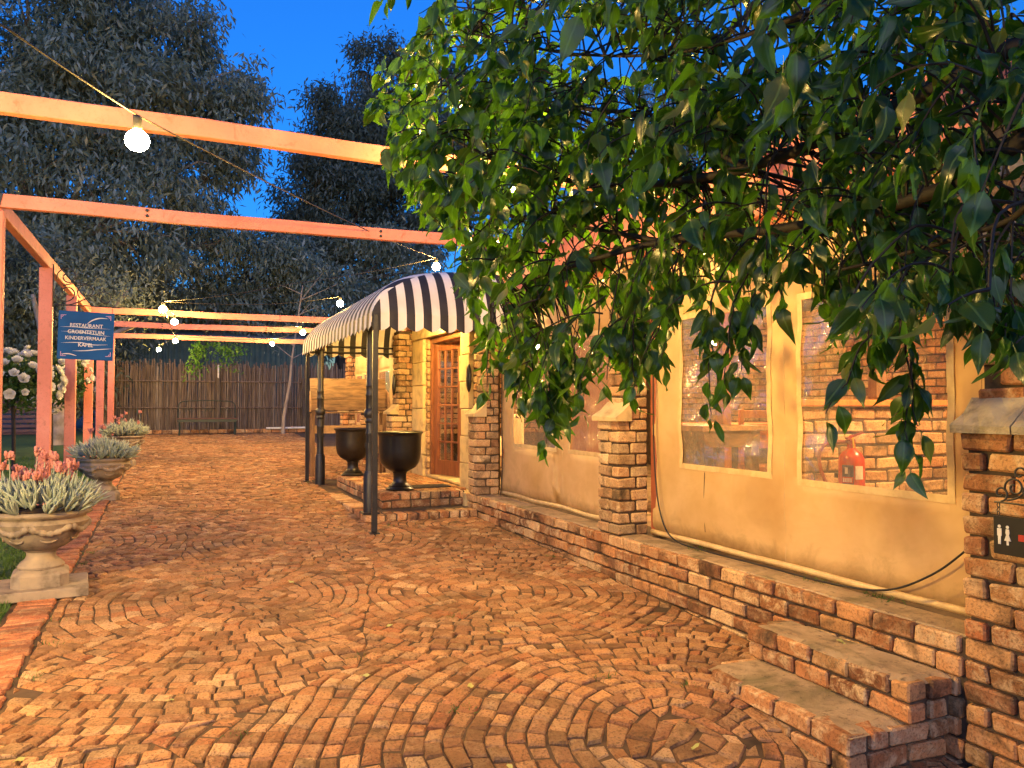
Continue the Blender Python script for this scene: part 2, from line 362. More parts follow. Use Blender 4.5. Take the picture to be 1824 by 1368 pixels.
def leafmat(name, cols, trans, tfac, rough=.4, vein=False, spec=.5):
    m, t, b = nt(name); r = rand(t); n = len(cols)
    c = ramp(t, [(k / (n - 1), cc) for k, cc in enumerate(cols)], r).outputs[0]
    P = world_vec(t); n1 = noise(t, 30, 2, .5, P)
    c = mix(t, c, tuple(x * .55 for x in cols[0]), mth(t, 'MULTIPLY', n1.outputs[0], .5))
    if vein:
        uv = t.nodes.new('ShaderNodeUVMap'); sx = t.nodes.new('ShaderNodeSeparateXYZ'); t.links.new(uv.outputs[0], sx.inputs[0])
        d = mth(t, 'ABSOLUTE', mth(t, 'SUBTRACT', sx.outputs[0], .5))
        rib = ramp(t, [(0, (1, 1, 1)), (.035, (.8,) * 3), (.055, (0, 0, 0))], d).outputs[0]
        w = t.nodes.new('ShaderNodeTexWave'); w.inputs['Scale'].default_value = 2.2; w.inputs['Distortion'].default_value = .3
        cb = t.nodes.new('ShaderNodeCombineXYZ'); t.links.new(mth(t, 'SUBTRACT', sx.outputs[1], mth(t, 'MULTIPLY', d, .9)), cb.inputs[0]); t.links.new(cb.outputs[0], w.inputs['Vector'])
        side = ramp(t, [(.9, (0, 0, 0)), (.99, (.14,) * 3)], w.outputs[0]).outputs[0]
        vv = mth(t, 'MAXIMUM', rib, side)
        c = mix(t, c, (.14, .24, .06), mth(t, 'MULTIPLY', vv, .5))
        bump(t, b, vv, .3, .002)
    t.links.new(c, b.inputs['Base Color']); b.inputs['Roughness'].default_value = rough; b.inputs['Specular IOR Level'].default_value = spec
    tr = t.nodes.new('ShaderNodeBsdfTranslucent'); tr.inputs[0].default_value = (*trans, 1)
    ms = t.nodes.new('ShaderNodeMixShader'); ms.inputs[0].default_value = tfac
    t.links.new(b.outputs[0], ms.inputs[1]); t.links.new(tr.outputs[0], ms.inputs[2]); t.links.new(ms.outputs[0], t.nodes['Material Output'].inputs[0])
    return m
M['leaf'] = leafmat('broad_leaf', [(.005, .014, .003), (.020, .058, .007), (.009, .026, .004), (.016, .05, .006), (.045, .11, .011), (.006, .016, .003), (.03, .08, .009), (.008, .022, .004), (.16, .17, .02), (.012, .04, .005), (.05, .12, .012), (.007, .02, .004)], (.15, .42, .012), .30, .30, vein=True)
M['gumleaf'] = leafmat('gum_leaf', [(.22, .28, .21), (.33, .38, .31), (.14, .19, .15), (.46, .50, .43)], (.28, .34, .2), .35, .33)
M['darkleaf'] = leafmat('dark_tree_leaf', [(.11, .15, .12), (.16, .20, .165), (.08, .11, .09)], (.15, .2, .11), .3, .4)
M['roseleaf'] = leafmat('rose_leaf', [(.03, .08, .02), (.05, .12, .03)], (.1, .2, .03), .25, .45)
M['brightleaf'] = leafmat('sprig_leaf', [(.08, .2, .03), (.12, .28, .04)], (.2, .45, .04), .35, .45)
M['succ'] = leafmat('succulent_leaf', [(.33, .40, .33), (.42, .47, .40), (.28, .36, .28), (.48, .50, .38)], (.3, .38, .25), .08, .6)
M['grass'] = leafmat('grass_blade', [(.05, .13, .02), (.09, .19, .035), (.13, .21, .06)], (.1, .2, .03), .3, .6)
M['petal_pink'] = leafmat('coral_petal', [(.60, .20, .17), (.68, .32, .27), (.62, .26, .27)], (.6, .2, .15), .25, .6)
M['petal_white'] = leafmat('white_petal', [(.78, .78, .74), (.82, .80, .74)], (.7, .7, .62), .25, .6)
M['dryleaf'] = leafmat('fallen_leaf', [(.45, .45, .12), (.5, .52, .2), (.3, .36, .08)], (.4, .4, .1), .2, .6)
M['bulb'] = emit('bulb_glow', (1.0, .60, .15), BULB)
M['lamp'] = emit('lamp_glow', (1.0, .58, .22), LAMP)
M['bulb_added'] = emit('bulb_glow_added', (1.0, .61, .155), BULB * 1.7)  # added bulb behind the leaves, lights blinds, leaves and pillar
M['bulb_medium'] = emit('bulb_glow_medium', (1.0, .60, .155), BULB * .32)
M['added_yard_bulb'] = emit('added_yard_glow', (1.0, .62, .16), BULB * 5.0)  # added fill bulb out of frame, brightens pillar, low wall and paving
M['added_porch_bulb'] = emit('added_porch_glow', (1.0, .61, .155), BULB * 1.05)  # added lamp under the awning, brightens the porch
# ================================================================== ground, lawn, paving
def sheet(name, x0, x1, y0, y1, dz, mat, nx=2, ny=60, kind='structure'):
    xs = np.linspace(x0, x1, nx); ys = np.linspace(y0, y1, ny); v = []; f = []
    for j, y in enumerate(ys):
        for i, x in enumerate(xs): v.append((x, y, float(g(y)) + dz))
    for j in range(ny - 1):
        for i in range(nx - 1): f.append((j * nx + i, j * nx + i + 1, (j + 1) * nx + i + 1, (j + 1) * nx + i))
    mb = MB(); mb.add(v, f); o = mb.build(name, mat); return tag(o, kind=kind)
ground = sheet('ground', -120, 140, -30, 200, -.06, M['soil'], 2, 231)
lawn = sheet('lawn', -14, -.92, .5, 24, -.012, M['lawn'], 2, 80)
path = sheet('brick_path', -.92, XW + 1.2, .4, 21.9, -.009, M['joint'], 2, 80)

def clip(poly, n, d):                      # keep the side n.p <= d
    out = []; k = len(poly)
    for i in range(k):
        a, b_ = poly[i], poly[(i + 1) % k]; da = n[0] * a[0] + n[1] * a[1] - d; db = n[0] * b_[0] + n[1] * b_[1] - d
        if da <= 0: out.append(a)
        if (da < 0 < db) or (db < 0 < da):
            s = da / (da - db); out.append((a[0] + s * (b_[0] - a[0]), a[1] + s * (b_[1] - a[1])))
    return out
def area(p): return .5 * sum(p[i][0] * p[(i + 1) % len(p)][1] - p[(i + 1) % len(p)][0] * p[i][1] for i in range(len(p)))
XL, XR = -.66, XW - .015
centres = [(2.0, 2.80), (.46, 5.54), (2.02, 5.12), (-.25, 1.3), (-.95, 7.7), (1.25, 7.3), (2.9, 7.5), (-.25, 9.66), (1.47, 9.05), (3.0, 10.2), (.6, 11.4), (-1.0, 12.0), (2.2, 12.4),
           (1.4, 14.2), (-.3, 14.1), (3.1, 14.4), (.5, 16.2), (2.2, 16.6), (1.68, 18.9), (-.3, 18.4), (3.2, 19), (.6, 21), (2.4, 21.3), (-1.3, 20.8), (.7, .2), (2.8, .6), (4.0, 12.2), (4.2, 17)]
PV, PH = .083, .090
pavers = []
for ci, (cx, cy) in enumerate(centres):
    k = 0
    while True:
        r0 = k * PV + (.0 if k else 0); r1 = (k + 1) * PV
        if r0 > 2.6: break
        if k == 0: cells = [(0, 2 * math.pi)]
        else:
            nseg = max(4, int(2 * math.pi * (r0 + PV / 2) / (PH * 1.12)))
            ed = np.sort((np.arange(nseg) + rng.uniform(-.24, .24, nseg)) / nseg * 2 * math.pi + rng.uniform(0, 6.28))
            cells = [(ed[i], ed[i + 1] if i + 1 < nseg else ed[0] + 2 * math.pi) for i in range(nseg)]
        for a0, a1 in cells:
            am = (a0 + a1) / 2; px, py = cx + (r0 + PV / 2) * math.cos(am), cy + (r0 + PV / 2) * math.sin(am)
            if k and not (XL - .2 < px < XR + .8 and .9 < py < 21.9): continue
            if k and py > 15 and not -2.2 < px < 4.2: continue
            if k == 0: poly = [(cx + .088 * math.cos(q), cy + .088 * math.sin(q)) for q in np.linspace(0, 2 * math.pi, 7)[:-1]]
            else:
                j = rng.uniform(-.008, .008, 2)
                w = .5 if k > 2 else .0
                pts = []
                for rr, aa in ((r0, a0), (r1, a0), (r1, a1), (r0, a1)): pts.append((cx + rr * math.cos(aa), cy + rr * math.sin(aa)))
                poly = pts[::-1]
                if area(poly) < 0: poly = poly[::-1]
            for cj, (ox, oy) in enumerate(centres):
                if cj == ci: continue
                dx, dy = ox - cx, oy - cy; L = math.hypot(dx, dy)
                if L > 5.5: continue
                nx_, ny_ = dx / L, dy / L; mx, my = (cx + ox) / 2, (cy + oy) / 2
                poly = clip(poly, (nx_, ny_), nx_ * mx + ny_ * my)
                if len(poly) < 3: break
            if len(poly) < 3: continue
            poly = [(a + .018 * math.sin(7.3 * b_ + 1.9 * a) + .006 * math.sin(17 * b_ + 3), b_ + .018 * math.sin(6.7 * a + 2.3 * b_) + .006 * math.sin(19 * a)) for a, b_ in poly]
            poly = [(a + .05 * math.exp(-((a - cx) ** 2 + (b_ - cy) ** 2) / .10) * math.sin(14 * b_ + 9 * a + ci), b_ + .05 * math.exp(-((a - cx) ** 2 + (b_ - cy) ** 2) / .10) * math.sin(15 * a - 8 * b_ + 2 * ci)) for a, b_ in poly]
            xr = XR if py < 8.2 or py > 11.6 else 1.84
            if py > 12.2: xr = XW - .02
            poly = clip(poly, (1, 0), xr)
            if len(poly) >= 3: poly = clip(poly, (-1, 0), -XL)
            if len(poly) < 3 or abs(area(poly)) < .0016: continue
            pavers.append(poly)
        k += 1
def paver_geo(poly, gap=.005):
    c = np.mean(poly, 0); A = area(poly); p = np.array(poly if A > 0 else poly[::-1]); n = len(p)
    # drop corners that nearly coincide
    keep = [i for i in range(n) if np.linalg.norm(p[i] - p[i - 1]) > .012]
    if len(keep) < 3: return None
    p = p[keep]; n = len(p); c = p.mean(0)
    d = p - c; L = np.linalg.norm(d, axis=1, keepdims=True)
    q = c + d * np.clip((L - gap * 1.35) / L, .3, 1) + rng.uniform(-.005, .005, p.shape)
    top = c + (q - c) * np.clip((L - .012) / L, .3, 1)
    z = g(c[1]); dz = rng.normal(0, .0032); tl = rng.normal(0, .024, 2)
    zz = lambda a, o: np.column_stack([a, g(a[:, 1]) + o + dz + (a - c) @ tl])
    v = np.vstack([zz(q, -.04), zz(q, -.0075), zz(top, 0.0)])
    v[2 * n:, 2] += rng.normal(0, .0016, n)
    f = [tuple(range(2 * n, 3 * n))]
    for i in range(n):
        k = (i + 1) % n
        f.append((i, k, n + k, n + i)); f.append((n + i, n + k, 2 * n + k, 2 * n + i))
    return c, v, f
geo = [q for q in (paver_geo(p) for p in pavers) if q]
def visible_key(q):
    x, y = proj((q[0][0], q[0][1], float(g(q[0][1])))); d = q[0][1]
    return (0 if -40 < x < 1860 and y < 1420 else 1, d)
geo.sort(key=visible_key)
mb = MB()
for k, (c, v, f) in enumerate(geo):
    if k < 290:
        me = bpy.data.meshes.new('paver'); me.from_pydata([(a[0] - c[0], a[1] - c[1], a[2] - float(g(c[1]))) for a in v], [], f); me.materials.append(M['paver'])
        o = link(bpy.data.objects.new('paver', me)); o.location = (c[0], c[1], float(g(c[1]))); o.parent = path
    else: mb.add(v, f)
o = mb.build('paver_field', M['paver'], path); tag(o, kind='stuff')
N_PAVERS = len(geo)

# ------------------------------------------------------------------ bricks
_bm = {}
def brick_mesh(l, d, h, mat, var):
    key = (round(l, 2), round(d, 2), round(h, 3), mat.name, var)
    if key not in _bm:
        v, f = chamfer_box(l, d, h, .0085); rr = np.random.default_rng(hash(key[:3]) % 1000 + var)
        v = np.array(v)
        corner = rr.uniform(-.0058, .0058, (8, 3)); v = v + np.repeat(corner, 3, axis=0)
        me = bpy.data.meshes.new('brick'); me.from_pydata(v.tolist(), [], f); me.materials.append(mat); _bm[key] = me
    return _bm[key]
_count = {}
def brick(parent, c, l, d, h, rz=0, mat=None, name='brick'):
    me = brick_mesh(max(l, .03), d, h, mat or M['brick'], random.randrange(6))
    o = link(bpy.data.objects.new(name, me)); pl = parent.location if parent else Vector()
    o.location = Vector(tuple(map(float, c))) - Vector(pl); o.rotation_euler = (random.gauss(0, .006), random.gauss(0, .006), rz + random.gauss(0, .008)); o.parent = parent
    return o
CH, BL, BH, BD, MJ = .086, .222, .073, .105, .013
def wall_face(parent, p0, ang, length, ncourse, z0, out=0.004, depth=.10, mat=None, bl=BL, stagger=.5, first=0, holes=(), ch=CH, name='brick'):
    """courses of bricks along the direction ang from p0; the face looks to the right of that direction"""
    ux, uy = math.cos(ang), math.sin(ang); nx, ny = uy, -ux
    for k in range(ncourse):
        s = -((k + first) % 2) * bl * stagger
        while s < length - .02:
            a, e = max(s, 0), min(s + bl, length); s += bl
            if e - a < .035: continue
            m_ = (a + e) / 2; zc = z0 + (k + .5) * ch
            if any(h0 < m_ < h1 and q0 < zc < q1 for h0, h1, q0, q1 in holes): continue
            off = -depth / 2 + random.gauss(0, .0025)
            brick(parent, (p0[0] + ux * m_ + nx * off, p0[1] + uy * m_ + ny * off, zc + random.gauss(0, .001)), e - a - MJ, depth, ch - MJ, ang, mat, name)

# ================================================================== low wall under the blinds
lw_ = thing('low_brick_wall', 'low brick wall running under the canvas blinds beside the path', 'wall', (XW, 5.3, float(g(5.3))))
Y0, Y1 = 1.0, 8.30
mb = MB(); mb.bx(XW + .028, XW + .55, Y0, Y1, -.3, ZL - .014); mb.build('core', M['mortar'], lw_, world=True)
# walls along -Y direction so that the face looks to -X
zt = ZL - CH
for k in range(7):
    z0 = ZL - (k + 1) * CH
    s = Y1 + (BL / 2 if k % 2 else 0)
    while s > 2.30:
        a, e = max(s - BL, 2.29), min(s, Y1); s -= BL
        if e - a < .04: continue
        if float(g(a)) - .02 > z0 + CH: continue
        d_ = .15 if k == 0 else .10
        brick(lw_, (XW + d_ / 2 + random.gauss(0, .003), (a + e) / 2, z0 + CH / 2), e - a - MJ, d_, CH - MJ, math.pi / 2)
        if k == 0: brick(lw_, (XW + .16 + .065, (a + e) / 2 + .05, z0 + CH / 2 - .008), e - a - MJ, .12, CH - MJ, math.pi / 2, M['pale_brick'])
mb = MB(); 
for s in np.arange(2.3, 8.2, .37): mb.box((XW + .135, s + .18, ZL - .006), (.20, .385, .016), ch=.006)
o = mb.build('cement_wash', M['wash'], lw_, world=True)

# ------------------------------------------------------------------ two brick steps in front of it
st = thing('brick_step_pair', 'two worn brick steps built against the low wall in the foreground', 'steps', (2.75, 2.83, 0))
def solid_step(parent, x0, x1, y0, y1, ztop, ncourse, first=0, below=.1):
    mb = MB(); mb.bx(x0 + .026, x1, y0 + .026, y1 - .026, ztop - ncourse * CH - below, ztop - .012); mb.build('core', M['mortar'], parent, world=True)
    for k in range(ncourse):
        z = ztop - (k + .5) * CH; rear = k % 2
        # front face (looks to -X)
        s = y0 - (BL / 2 if (k + first) % 2 else 0)
        while s < y1 - .03:
            a, e = max(s, y0), min(s + BL, y1); s += BL
            if e - a < .04: continue
            brick(parent, (x0 + .052 + random.gauss(0, .004), (a + e) / 2, z), e - a - MJ, .104, BH, math.pi / 2)
        # near end (looks to -Y)
        s = x0 + .112 - (0 if (k + first) % 2 else .11)
        while s < x1 - .03:
            a, e = max(s, x0 + .112), min(s + BL, x1); s += BL
            if e - a < .04: continue
            brick(parent, ((a + e) / 2, y0 + .052 + random.gauss(0, .003), z), e - a - MJ, .104, BH, 0)
        s = x0 + .112
        while s < x1 - .03:
            a, e = max(s, x0 + .112), min(s + BL, x1); s += BL
            if e - a < .04: continue
            brick(parent, ((a + e) / 2, y1 - .052, z), e - a - MJ, .104, BH, 0)
    # worn cement skin on the tread
    nx_, ny_ = 9, 22; v = []; f = []
    for j in range(ny_):
        for i in range(nx_):
            x = x0 + .010 + (x1 - x0 - .010) * i / (nx_ - 1); y = y0 + .010 + (y1 - y0 - .02) * j / (ny_ - 1)
            ed = min(i, j, ny_ - 1 - j); e = -.014 if ed == 0 else 0
            x += random.gauss(0, .003) if ed == 0 else 0
            v.append((x, y, ztop + e + .0035 * math.sin(9 * x + 5 * y) + random.gauss(0, .0012)))
    for j in range(ny_ - 1):
        for i in range(nx_ - 1): f.append((j * nx_ + i, j * nx_ + i + 1, (j + 1) * nx_ + i + 1, (j + 1) * nx_ + i))
    m_ = MB(); m_.add(v, f); m_.build('cement_tread', M['wash'], parent, smooth=True, world=True)
solid_step(st, 2.46, 3.02, 2.35, 3.31, .20, 3)
solid_step(st, 2.765, 3.018, 2.325, 3.32, .372, 2, 1, below=0)

# ================================================================== piers with sloping stone caps
def pier_course(parent, x0, x1, y0, y1, z, k, mat):
    xm = x0 + (x1 - x0) * .42
    if k % 2: parts = [(x0, xm, y0, y0 + (y1 - y0) * .36), (x0, xm, y0 + (y1 - y0) * .36, y1), (xm, x1, y0, y0 + (y1 - y0) * .6), (xm, x1, y0 + (y1 - y0) * .6, y1)]
    else: parts = [(x0, x0 + (x1 - x0) * .62, y0, y0 + (y1 - y0) * .5), (x0, x0 + (x1 - x0) * .62, y0 + (y1 - y0) * .5, y1), (x0 + (x1 - x0) * .62, x1, y0, y1)]
    for a, b_, c, d in parts:
        h = CH - MJ
        if b_ - a >= d - c: brick(parent, ((a + b_) / 2, (c + d) / 2, z + CH / 2), b_ - a - MJ, d - c - MJ, h, 0, mat)
        else: brick(parent, ((a + b_) / 2, (c + d) / 2, z + CH / 2), d - c - MJ, b_ - a - MJ, h, math.pi / 2, mat)
def capstone(parent, x0, x1, y0, y1, z0, rise, mat, lip=.03, n=1):
    for k in range(n):
        a = y0 + (y1 - y0) * k / n + (.006 if k else 0); b_ = y0 + (y1 - y0) * (k + 1) / n
        mb = MB(); j = lambda s=.006: random.uniform(-s, s)
        v = []
        nn = 5
        for i in range(nn):                     # across, then a rough split face
            y = a + (b_ - a) * i / (nn - 1)
            v += [(x0 - lip, y, z0), (x0 - lip + j(.003), y, z0 + .03 + j(.004)), ((x0 + x1) / 2 + j(), y + j(.002), z0 + .03 + rise * .52 + j(.012)), (x1 + .01, y, z0 + .03 + rise + j(.004)), (x1 + .01, y, z0)]
        f = []
        for i in range(nn - 1):
            for q in range(5):
                w = (q + 1) % 5; f.append((i * 5 + q, (i + 1) * 5 + q, (i + 1) * 5 + w, i * 5 + w))
        f.append((0, 1, 2, 3, 4)); f.append(tuple((nn - 1) * 5 + q for q in (4, 3, 2, 1, 0)))
        mb.add(v, f); mb.build('capstone', mat, parent, world=True)
def pier(name, label, y0, y1, ztop, base=ZL, zcap=1.395, xf=XW, but=.10, xb=3.29, mat=None, capmat=None, group='brick piers with sloping stone caps', caps=1, lo=None, upper=None):
    mat = mat or M['brick']; capmat = capmat or M['stone']
    p = thing(name, label, 'pier', ((xf + xb) / 2, (y0 + y1) / 2, base), group=group)
    z0 = base if lo is None else lo
    mb = MB(); mb.bx(xf + .022, xb - .005, y0 + .022, y1 - .022, z0, zcap); mb.bx(xf + but + .022, xb - .006, y0 + .023, y1 - .023, zcap - .01, ztop - .01)
    mb.build('core', M['mortar'], p, world=True)
    k = 0; z = z0
    while z + CH * .6 < zcap: pier_course(p, xf, xb, y0, y1, z, k, mat); z += CH; k += 1
    while z + CH * .6 < ztop:
        if upper and upper(z): 
            mb = MB(); w = (y1 - y0); cut = y0 + w * random.uniform(.35, .65)
            for a, b_ in ((y0, cut - .008), (cut + .008, y1)): 
                mb = MB(); mb.bx(xf + but - .004 + random.uniform(-.006, .01), xb - .03, a, b_, z + .004, z + 2 * CH - .012, ch=.012); mb.build('stone_block', M['greystone'], p, world=True)
            z += 2 * CH; continue
        pier_course(p, xf + but, xb, y0, y1, z, k, mat); z += CH; k += 1
    capstone(p, xf, xf + but, y0 - .02, y1 + .02, zcap, .115, capmat, n=caps)
    return p
pier('brick_pier', 'brick pier with sloping sandstone cap between the two canvas blinds', 5.036, 5.352, 2.62, mat=M['pale_brick'])
pier('brick_pier', 'brick pier with sloping sandstone cap at the right side of the doorway', 7.98, 8.27, 2.62, mat=M['pale_brick'])
pier('brick_pier', 'brick pier with an upper and a lower stone cap left of the doorway', 11.15, 11.5, 2.62, base=float(g(11.3)) - .02, mat=M['pale_brick'], xf=2.9)
pier('brick_pier', 'brick pier with sloping cap seen behind the wooden display stand', 13.5, 13.82, 2.62, base=float(g(13.6)) - .02)
pier('brick_pier', 'farthest brick pier with sloping cap and red post near the stick fence', 15.3, 15.65, 2.62, base=float(g(15.4)) - .02)
# near pillar: wide, runs out of the frame
np_ = thing('brick_pillar', 'large brick and grey stone pillar carrying the black toilet sign at right', 'pillar', (3.2, 1.75, 0), group='brick piers with sloping stone caps')
mb = MB(); mb.bx(XW + .026, 3.6, 1.1, 2.262, -.3, 1.39); mb.bx(XW + .128, 3.6, 1.1, 2.26, 1.38, 2.7); mb.build('core', M['mortar'], np_, world=True)
z = ZL - 7 * CH; k = 0
while z < 1.34:
    s = 2.285 - (.115 if k % 2 else 0) + (.0); 
    if k % 2: brick(np_, (XW + .05, 2.285 - .055, z + CH / 2), .105, .10, BH, math.pi / 2)
    while s > 1.15:
        a = s - BL; brick(np_, (XW + .05 + random.gauss(0, .004), (a + s) / 2, z + CH / 2), BL - MJ, .10, BH, math.pi / 2); s -= BL
    z += CH; k += 1
z = 1.395 + .015; first = True
while z < 2.6:
    s = 2.285 - (.10 if k % 2 else 0); stone = (not first) and (k % 4 in (1, 2))
    if stone and k % 4 == 1:
        s = 2.285
        while s > 1.2:
            L = random.uniform(.14, .3); mb = MB(); mb.bx(XW + .098 + random.uniform(0, .012), XW + .22, s - L + .012, s, z + .004, z + 2 * CH - .012, ch=.014); mb.build('stone_block', M['greystone'], np_, world=True); s -= L
        z += 2 * CH; k += 2
    else:
        while s > 1.15:
            a = s - BL; brick(np_, (XW + .155 + random.gauss(0, .004), (a + s) / 2, z + CH / 2), BL - MJ, .10, BH, math.pi / 2, M['brick']); s -= BL
        z += CH; k += 1
    first = False
capstone(np_, XW, XW + .1, 1.25, 2.305, 1.393, .12, M['greystone'], lip=.028, n=4)
# ================================================================== canvas blinds
def blind(label, y0, y1, z0, z1, wins, x=XC):
    t_ = thing('canvas_blind', label, 'blind', (x, (y0 + y1) / 2, z0), group='roll-down canvas blinds with clear windows')
    ys = sorted(set(list(np.arange(y0, y1, .09)) + [y1] + [q for w in wins for q in w[:2]])); zs = sorted(set(list(np.arange(z0, z1, .11)) + [z1] + [q for w in wins for q in w[2:]]))
    def X(y, z): return x + .010 * math.sin(5.1 * y + .7 * z) + .006 * math.sin(9 * z + 2.3 * y) + .004 * math.sin(21 * z + 3 * y)
    v = [(X(y, z), y, z) for z in zs for y in ys]; ny = len(ys); f = []
    inside = lambda y, z: any(w[0] < y < w[1] and w[2] < z < w[3] for w in wins)
    for j in range(len(zs) - 1):
        for i in range(ny - 1):
            if inside((ys[i] + ys[i + 1]) / 2, (zs[j] + zs[j + 1]) / 2): continue
            f.append((j * ny + i, j * ny + i + 1, (j + 1) * ny + i + 1, (j + 1) * ny + i))
    mb = MB(); mb.add(v, f); o = mb.build('canvas', M['canvas'], t_, smooth=True, world=True)
    md = o.modifiers.new('thick', 'SOLIDIFY'); md.thickness = .003
    for w in wins:
        yy = np.linspace(w[0] - .01, w[1] + .01, 26); zz = np.linspace(w[2] - .01, w[3] + .01, 26)
        v = [(X(y, z) + .004 + .005 * math.sin(13 * y + 17 * z) * math.sin(7 * z - 9 * y), y, z) for z in zz for y in yy]
        f = [(j * 26 + i, j * 26 + i + 1, (j + 1) * 26 + i + 1, (j + 1) * 26 + i) for j in range(25) for i in range(25)]
        mb = MB(); mb.add(v, f); mb.build('clear_window', M['plastic'], t_, smooth=True, world=True)
        hw = .032
        for (a, b_, c, d) in ((w[0] - hw, w[1] + hw, w[2] - hw, w[2] + .006), (w[0] - hw, w[1] + hw, w[3] - .006, w[3] + hw), (w[0] - hw, w[0] + .006, w[2], w[3]), (w[1] - .006, w[1] + hw, w[2], w[3])):
            n = 14; mb = MB()
            P = []
            for q in range(n):
                s = q / (n - 1)
                if b_ - a > d - c: y = a + (b_ - a) * s; P.append([(X(y, c) - .005, y, c), (X(y, d) - .005, y, d)])
                else: z = c + (d - c) * s; P.append([(X(a, z) - .005, a, z), (X(b_, z) - .005, b_, z)])
            v = [p for pr in P for p in pr]; f = [(2 * q, 2 * q + 1, 2 * q + 3, 2 * q + 2) for q in range(n - 1)]
            mb.add(v, f); h = mb.build('hem', M['hem'], t_, world=True); md = h.modifiers.new('thick', 'SOLIDIFY'); md.thickness = .0025
    # bottom roll and stitched side seams
    mb = MB(); mb.tube([(X(y, z0) - .012, y, z0 + .012 + .004 * math.sin(6 * y)) for y in np.linspace(y0, y1, 24)], .019, 8); mb.build('bottom_roll', M['hem'], t_, smooth=True, world=True)
    for y in (y0 + .10, (wins[0][0] + wins[1][1]) / 2 if wins[1][1] < wins[0][0] else y1 - .15):
        mb = MB(); mb.tube([(X(y, z) - .0025, y, z) for z in np.linspace(z0 + .03, z1, 30)], .0022, 4); mb.build('seam', M['hem'], t_, world=True)
    return t_
blind('near canvas blind with two clear windows and a fire extinguisher behind it', 2.29, 5.0, ZL + .02, 2.60, [(3.757, 4.616, 1.10, 2.12), (2.553, 3.472, 1.085, 2.12)])
blind('farther canvas blind between the two brick piers right of the doorway', 5.36, 7.93, ZL + .02, 2.60, [(6.62, 7.62, 1.11, 2.12), (5.46, 6.34, 1.11, 2.12)])
blind('pale canvas blind behind the wooden display stand', 11.55, 13.45, .75, 2.60, [(12.6, 13.3, 1.2, 2.1), (11.7, 12.4, 1.2, 2.1)], x=3.25)
blind('farthest canvas blind between the two distant piers', 13.86, 15.25, .75, 2.60, [(14.65, 15.15, 1.2, 2.1), (13.95, 14.45, 1.2, 2.1)], x=3.25)
# dark bolt hole, creases and the strings lying on the blinds
mb = MB(); mb.tube([(XC - .012, 4.36 + .008 * math.sin(z * 9), z) for z in np.linspace(.66, 1.06, 10)], .002, 4)
tag(mb.build('hanging_string', M['cable']), 'thin dark cord hanging down the near blind below its left window', 'cord')
pts = [(XC - .03, 4.93, 2.2), (XC - .045, 4.92, 1.6), (XC - .05, 4.9, 1.1), (XC - .06, 4.82, .75), (XC - .10, 4.6, .585), (XC - .12, 4.2, ZL + .022), (XC - .10, 3.7, ZL + .02), (XC - .09, 3.2, ZL + .02), (XC - .08, 2.85, .60), (XC - .07, 2.6, .72), (XC - .06, 2.42, .87), (XC - .05, 2.30, 1.0)]
def spline(p, n=8):
    p = [np.array(q, float) for q in p]; out = []
    for i in range(len(p) - 1):
        a, b_, c, d = p[max(i - 1, 0)], p[i], p[i + 1], p[min(i + 2, len(p) - 1)]
        for k in range(n):
            s = k / n; out.append(.5 * (2 * b_ + (c - a) * s + (2 * a - 5 * b_ + 4 * c - d) * s * s + (3 * b_ - a - 3 * c + d) * s ** 3))
    return out + [p[-1]]
mb = MB(); mb.tube(spline(pts), .0055, 6); tag(mb.build('power_cable', M['cable'], smooth=True), 'black cable drooping over the wall ledge below the near blind', 'cable')
mb = MB(); mb.tube(spline([(XC - .03, 7.86, 2.2), (XC - .035, 7.86, 1.4), (XC - .035, 7.84, .9), (XC - .045, 7.86, .6), (XC - .07, 7.8, ZL + .014)]), .006, 6); tag(mb.build('power_cable', M['palecable'], smooth=True), 'pale cable hanging beside the post of the farther blind', 'cable')
# posts beside the piers
for (x, y, lb, zb, w) in ((3.335, 5.035, 'red-brown post beside the middle pier', ZL, .07), (3.335, 7.965, 'orange-brown post beside the pier at the doorway', ZL, .07), (3.33, 13.47, 'red post beside the pier behind the display stand', .5, .09), (3.30, 15.27, 'red post beside the farthest pier', .5, .09)):
    mb = MB(); mb.box((0, 0, (2.62 - zb) / 2), (w, w, 2.62 - zb), ch=.006)
    o = mb.build('blind_post', M['redpost']); o.location = (x - .0, y - .04, zb); tag(o, lb, 'post', 'posts between blinds')

# ================================================================== eaves, roof and the room behind
def slab(name, label, cat, x0, x1, y0, y1, z0, z1, mat, ch=.008, group=None):
    mb = MB(); mb.box((0, 0, (z1 - z0) / 2), (x1 - x0, y1 - y0, z1 - z0), ch=ch); o = mb.build(name, mat); o.location = ((x0 + x1) / 2, (y0 + y1) / 2, z0)
    return tag(o, label, cat, group)
slab('fascia_board', 'wide orange fascia board along the eaves above the blinds', 'fascia', 3.20, 3.27, 1.2, 16.2, 2.64, 3.06, M['salmon'])
slab('eaves_beam', 'orange timber beam under the fascia board above the blinds', 'beam', 3.30, 3.44, 1.2, 16.2, 2.61, 2.72, M['salmon'])
roof = thing('roof', 'dark low roof over the brick building', 'roof', (5.6, 8.7, 2.9))
mb = MB(); mb.add([(3.25, 1.2, 3.0), (3.25, 16.3, 3.0), (8.2, 16.3, 3.35), (8.2, 1.2, 3.35), (3.25, 1.2, 2.92), (3.25, 16.3, 2.92), (8.2, 16.3, 3.27), (8.2, 1.2, 3.27)], [(0, 3, 2, 1), (4, 5, 6, 7), (0, 1, 5, 4), (1, 2, 6, 5), (2, 3, 7, 6), (3, 0, 4, 7)]); mb.build('roof_sheet', M['shed_roof'], roof, world=True)
mb = MB(); mb.bx(3.48, 8.0, 1.3, 16.2, 2.80, 2.86); mb.build('ceiling', M['dark'], roof, world=True)
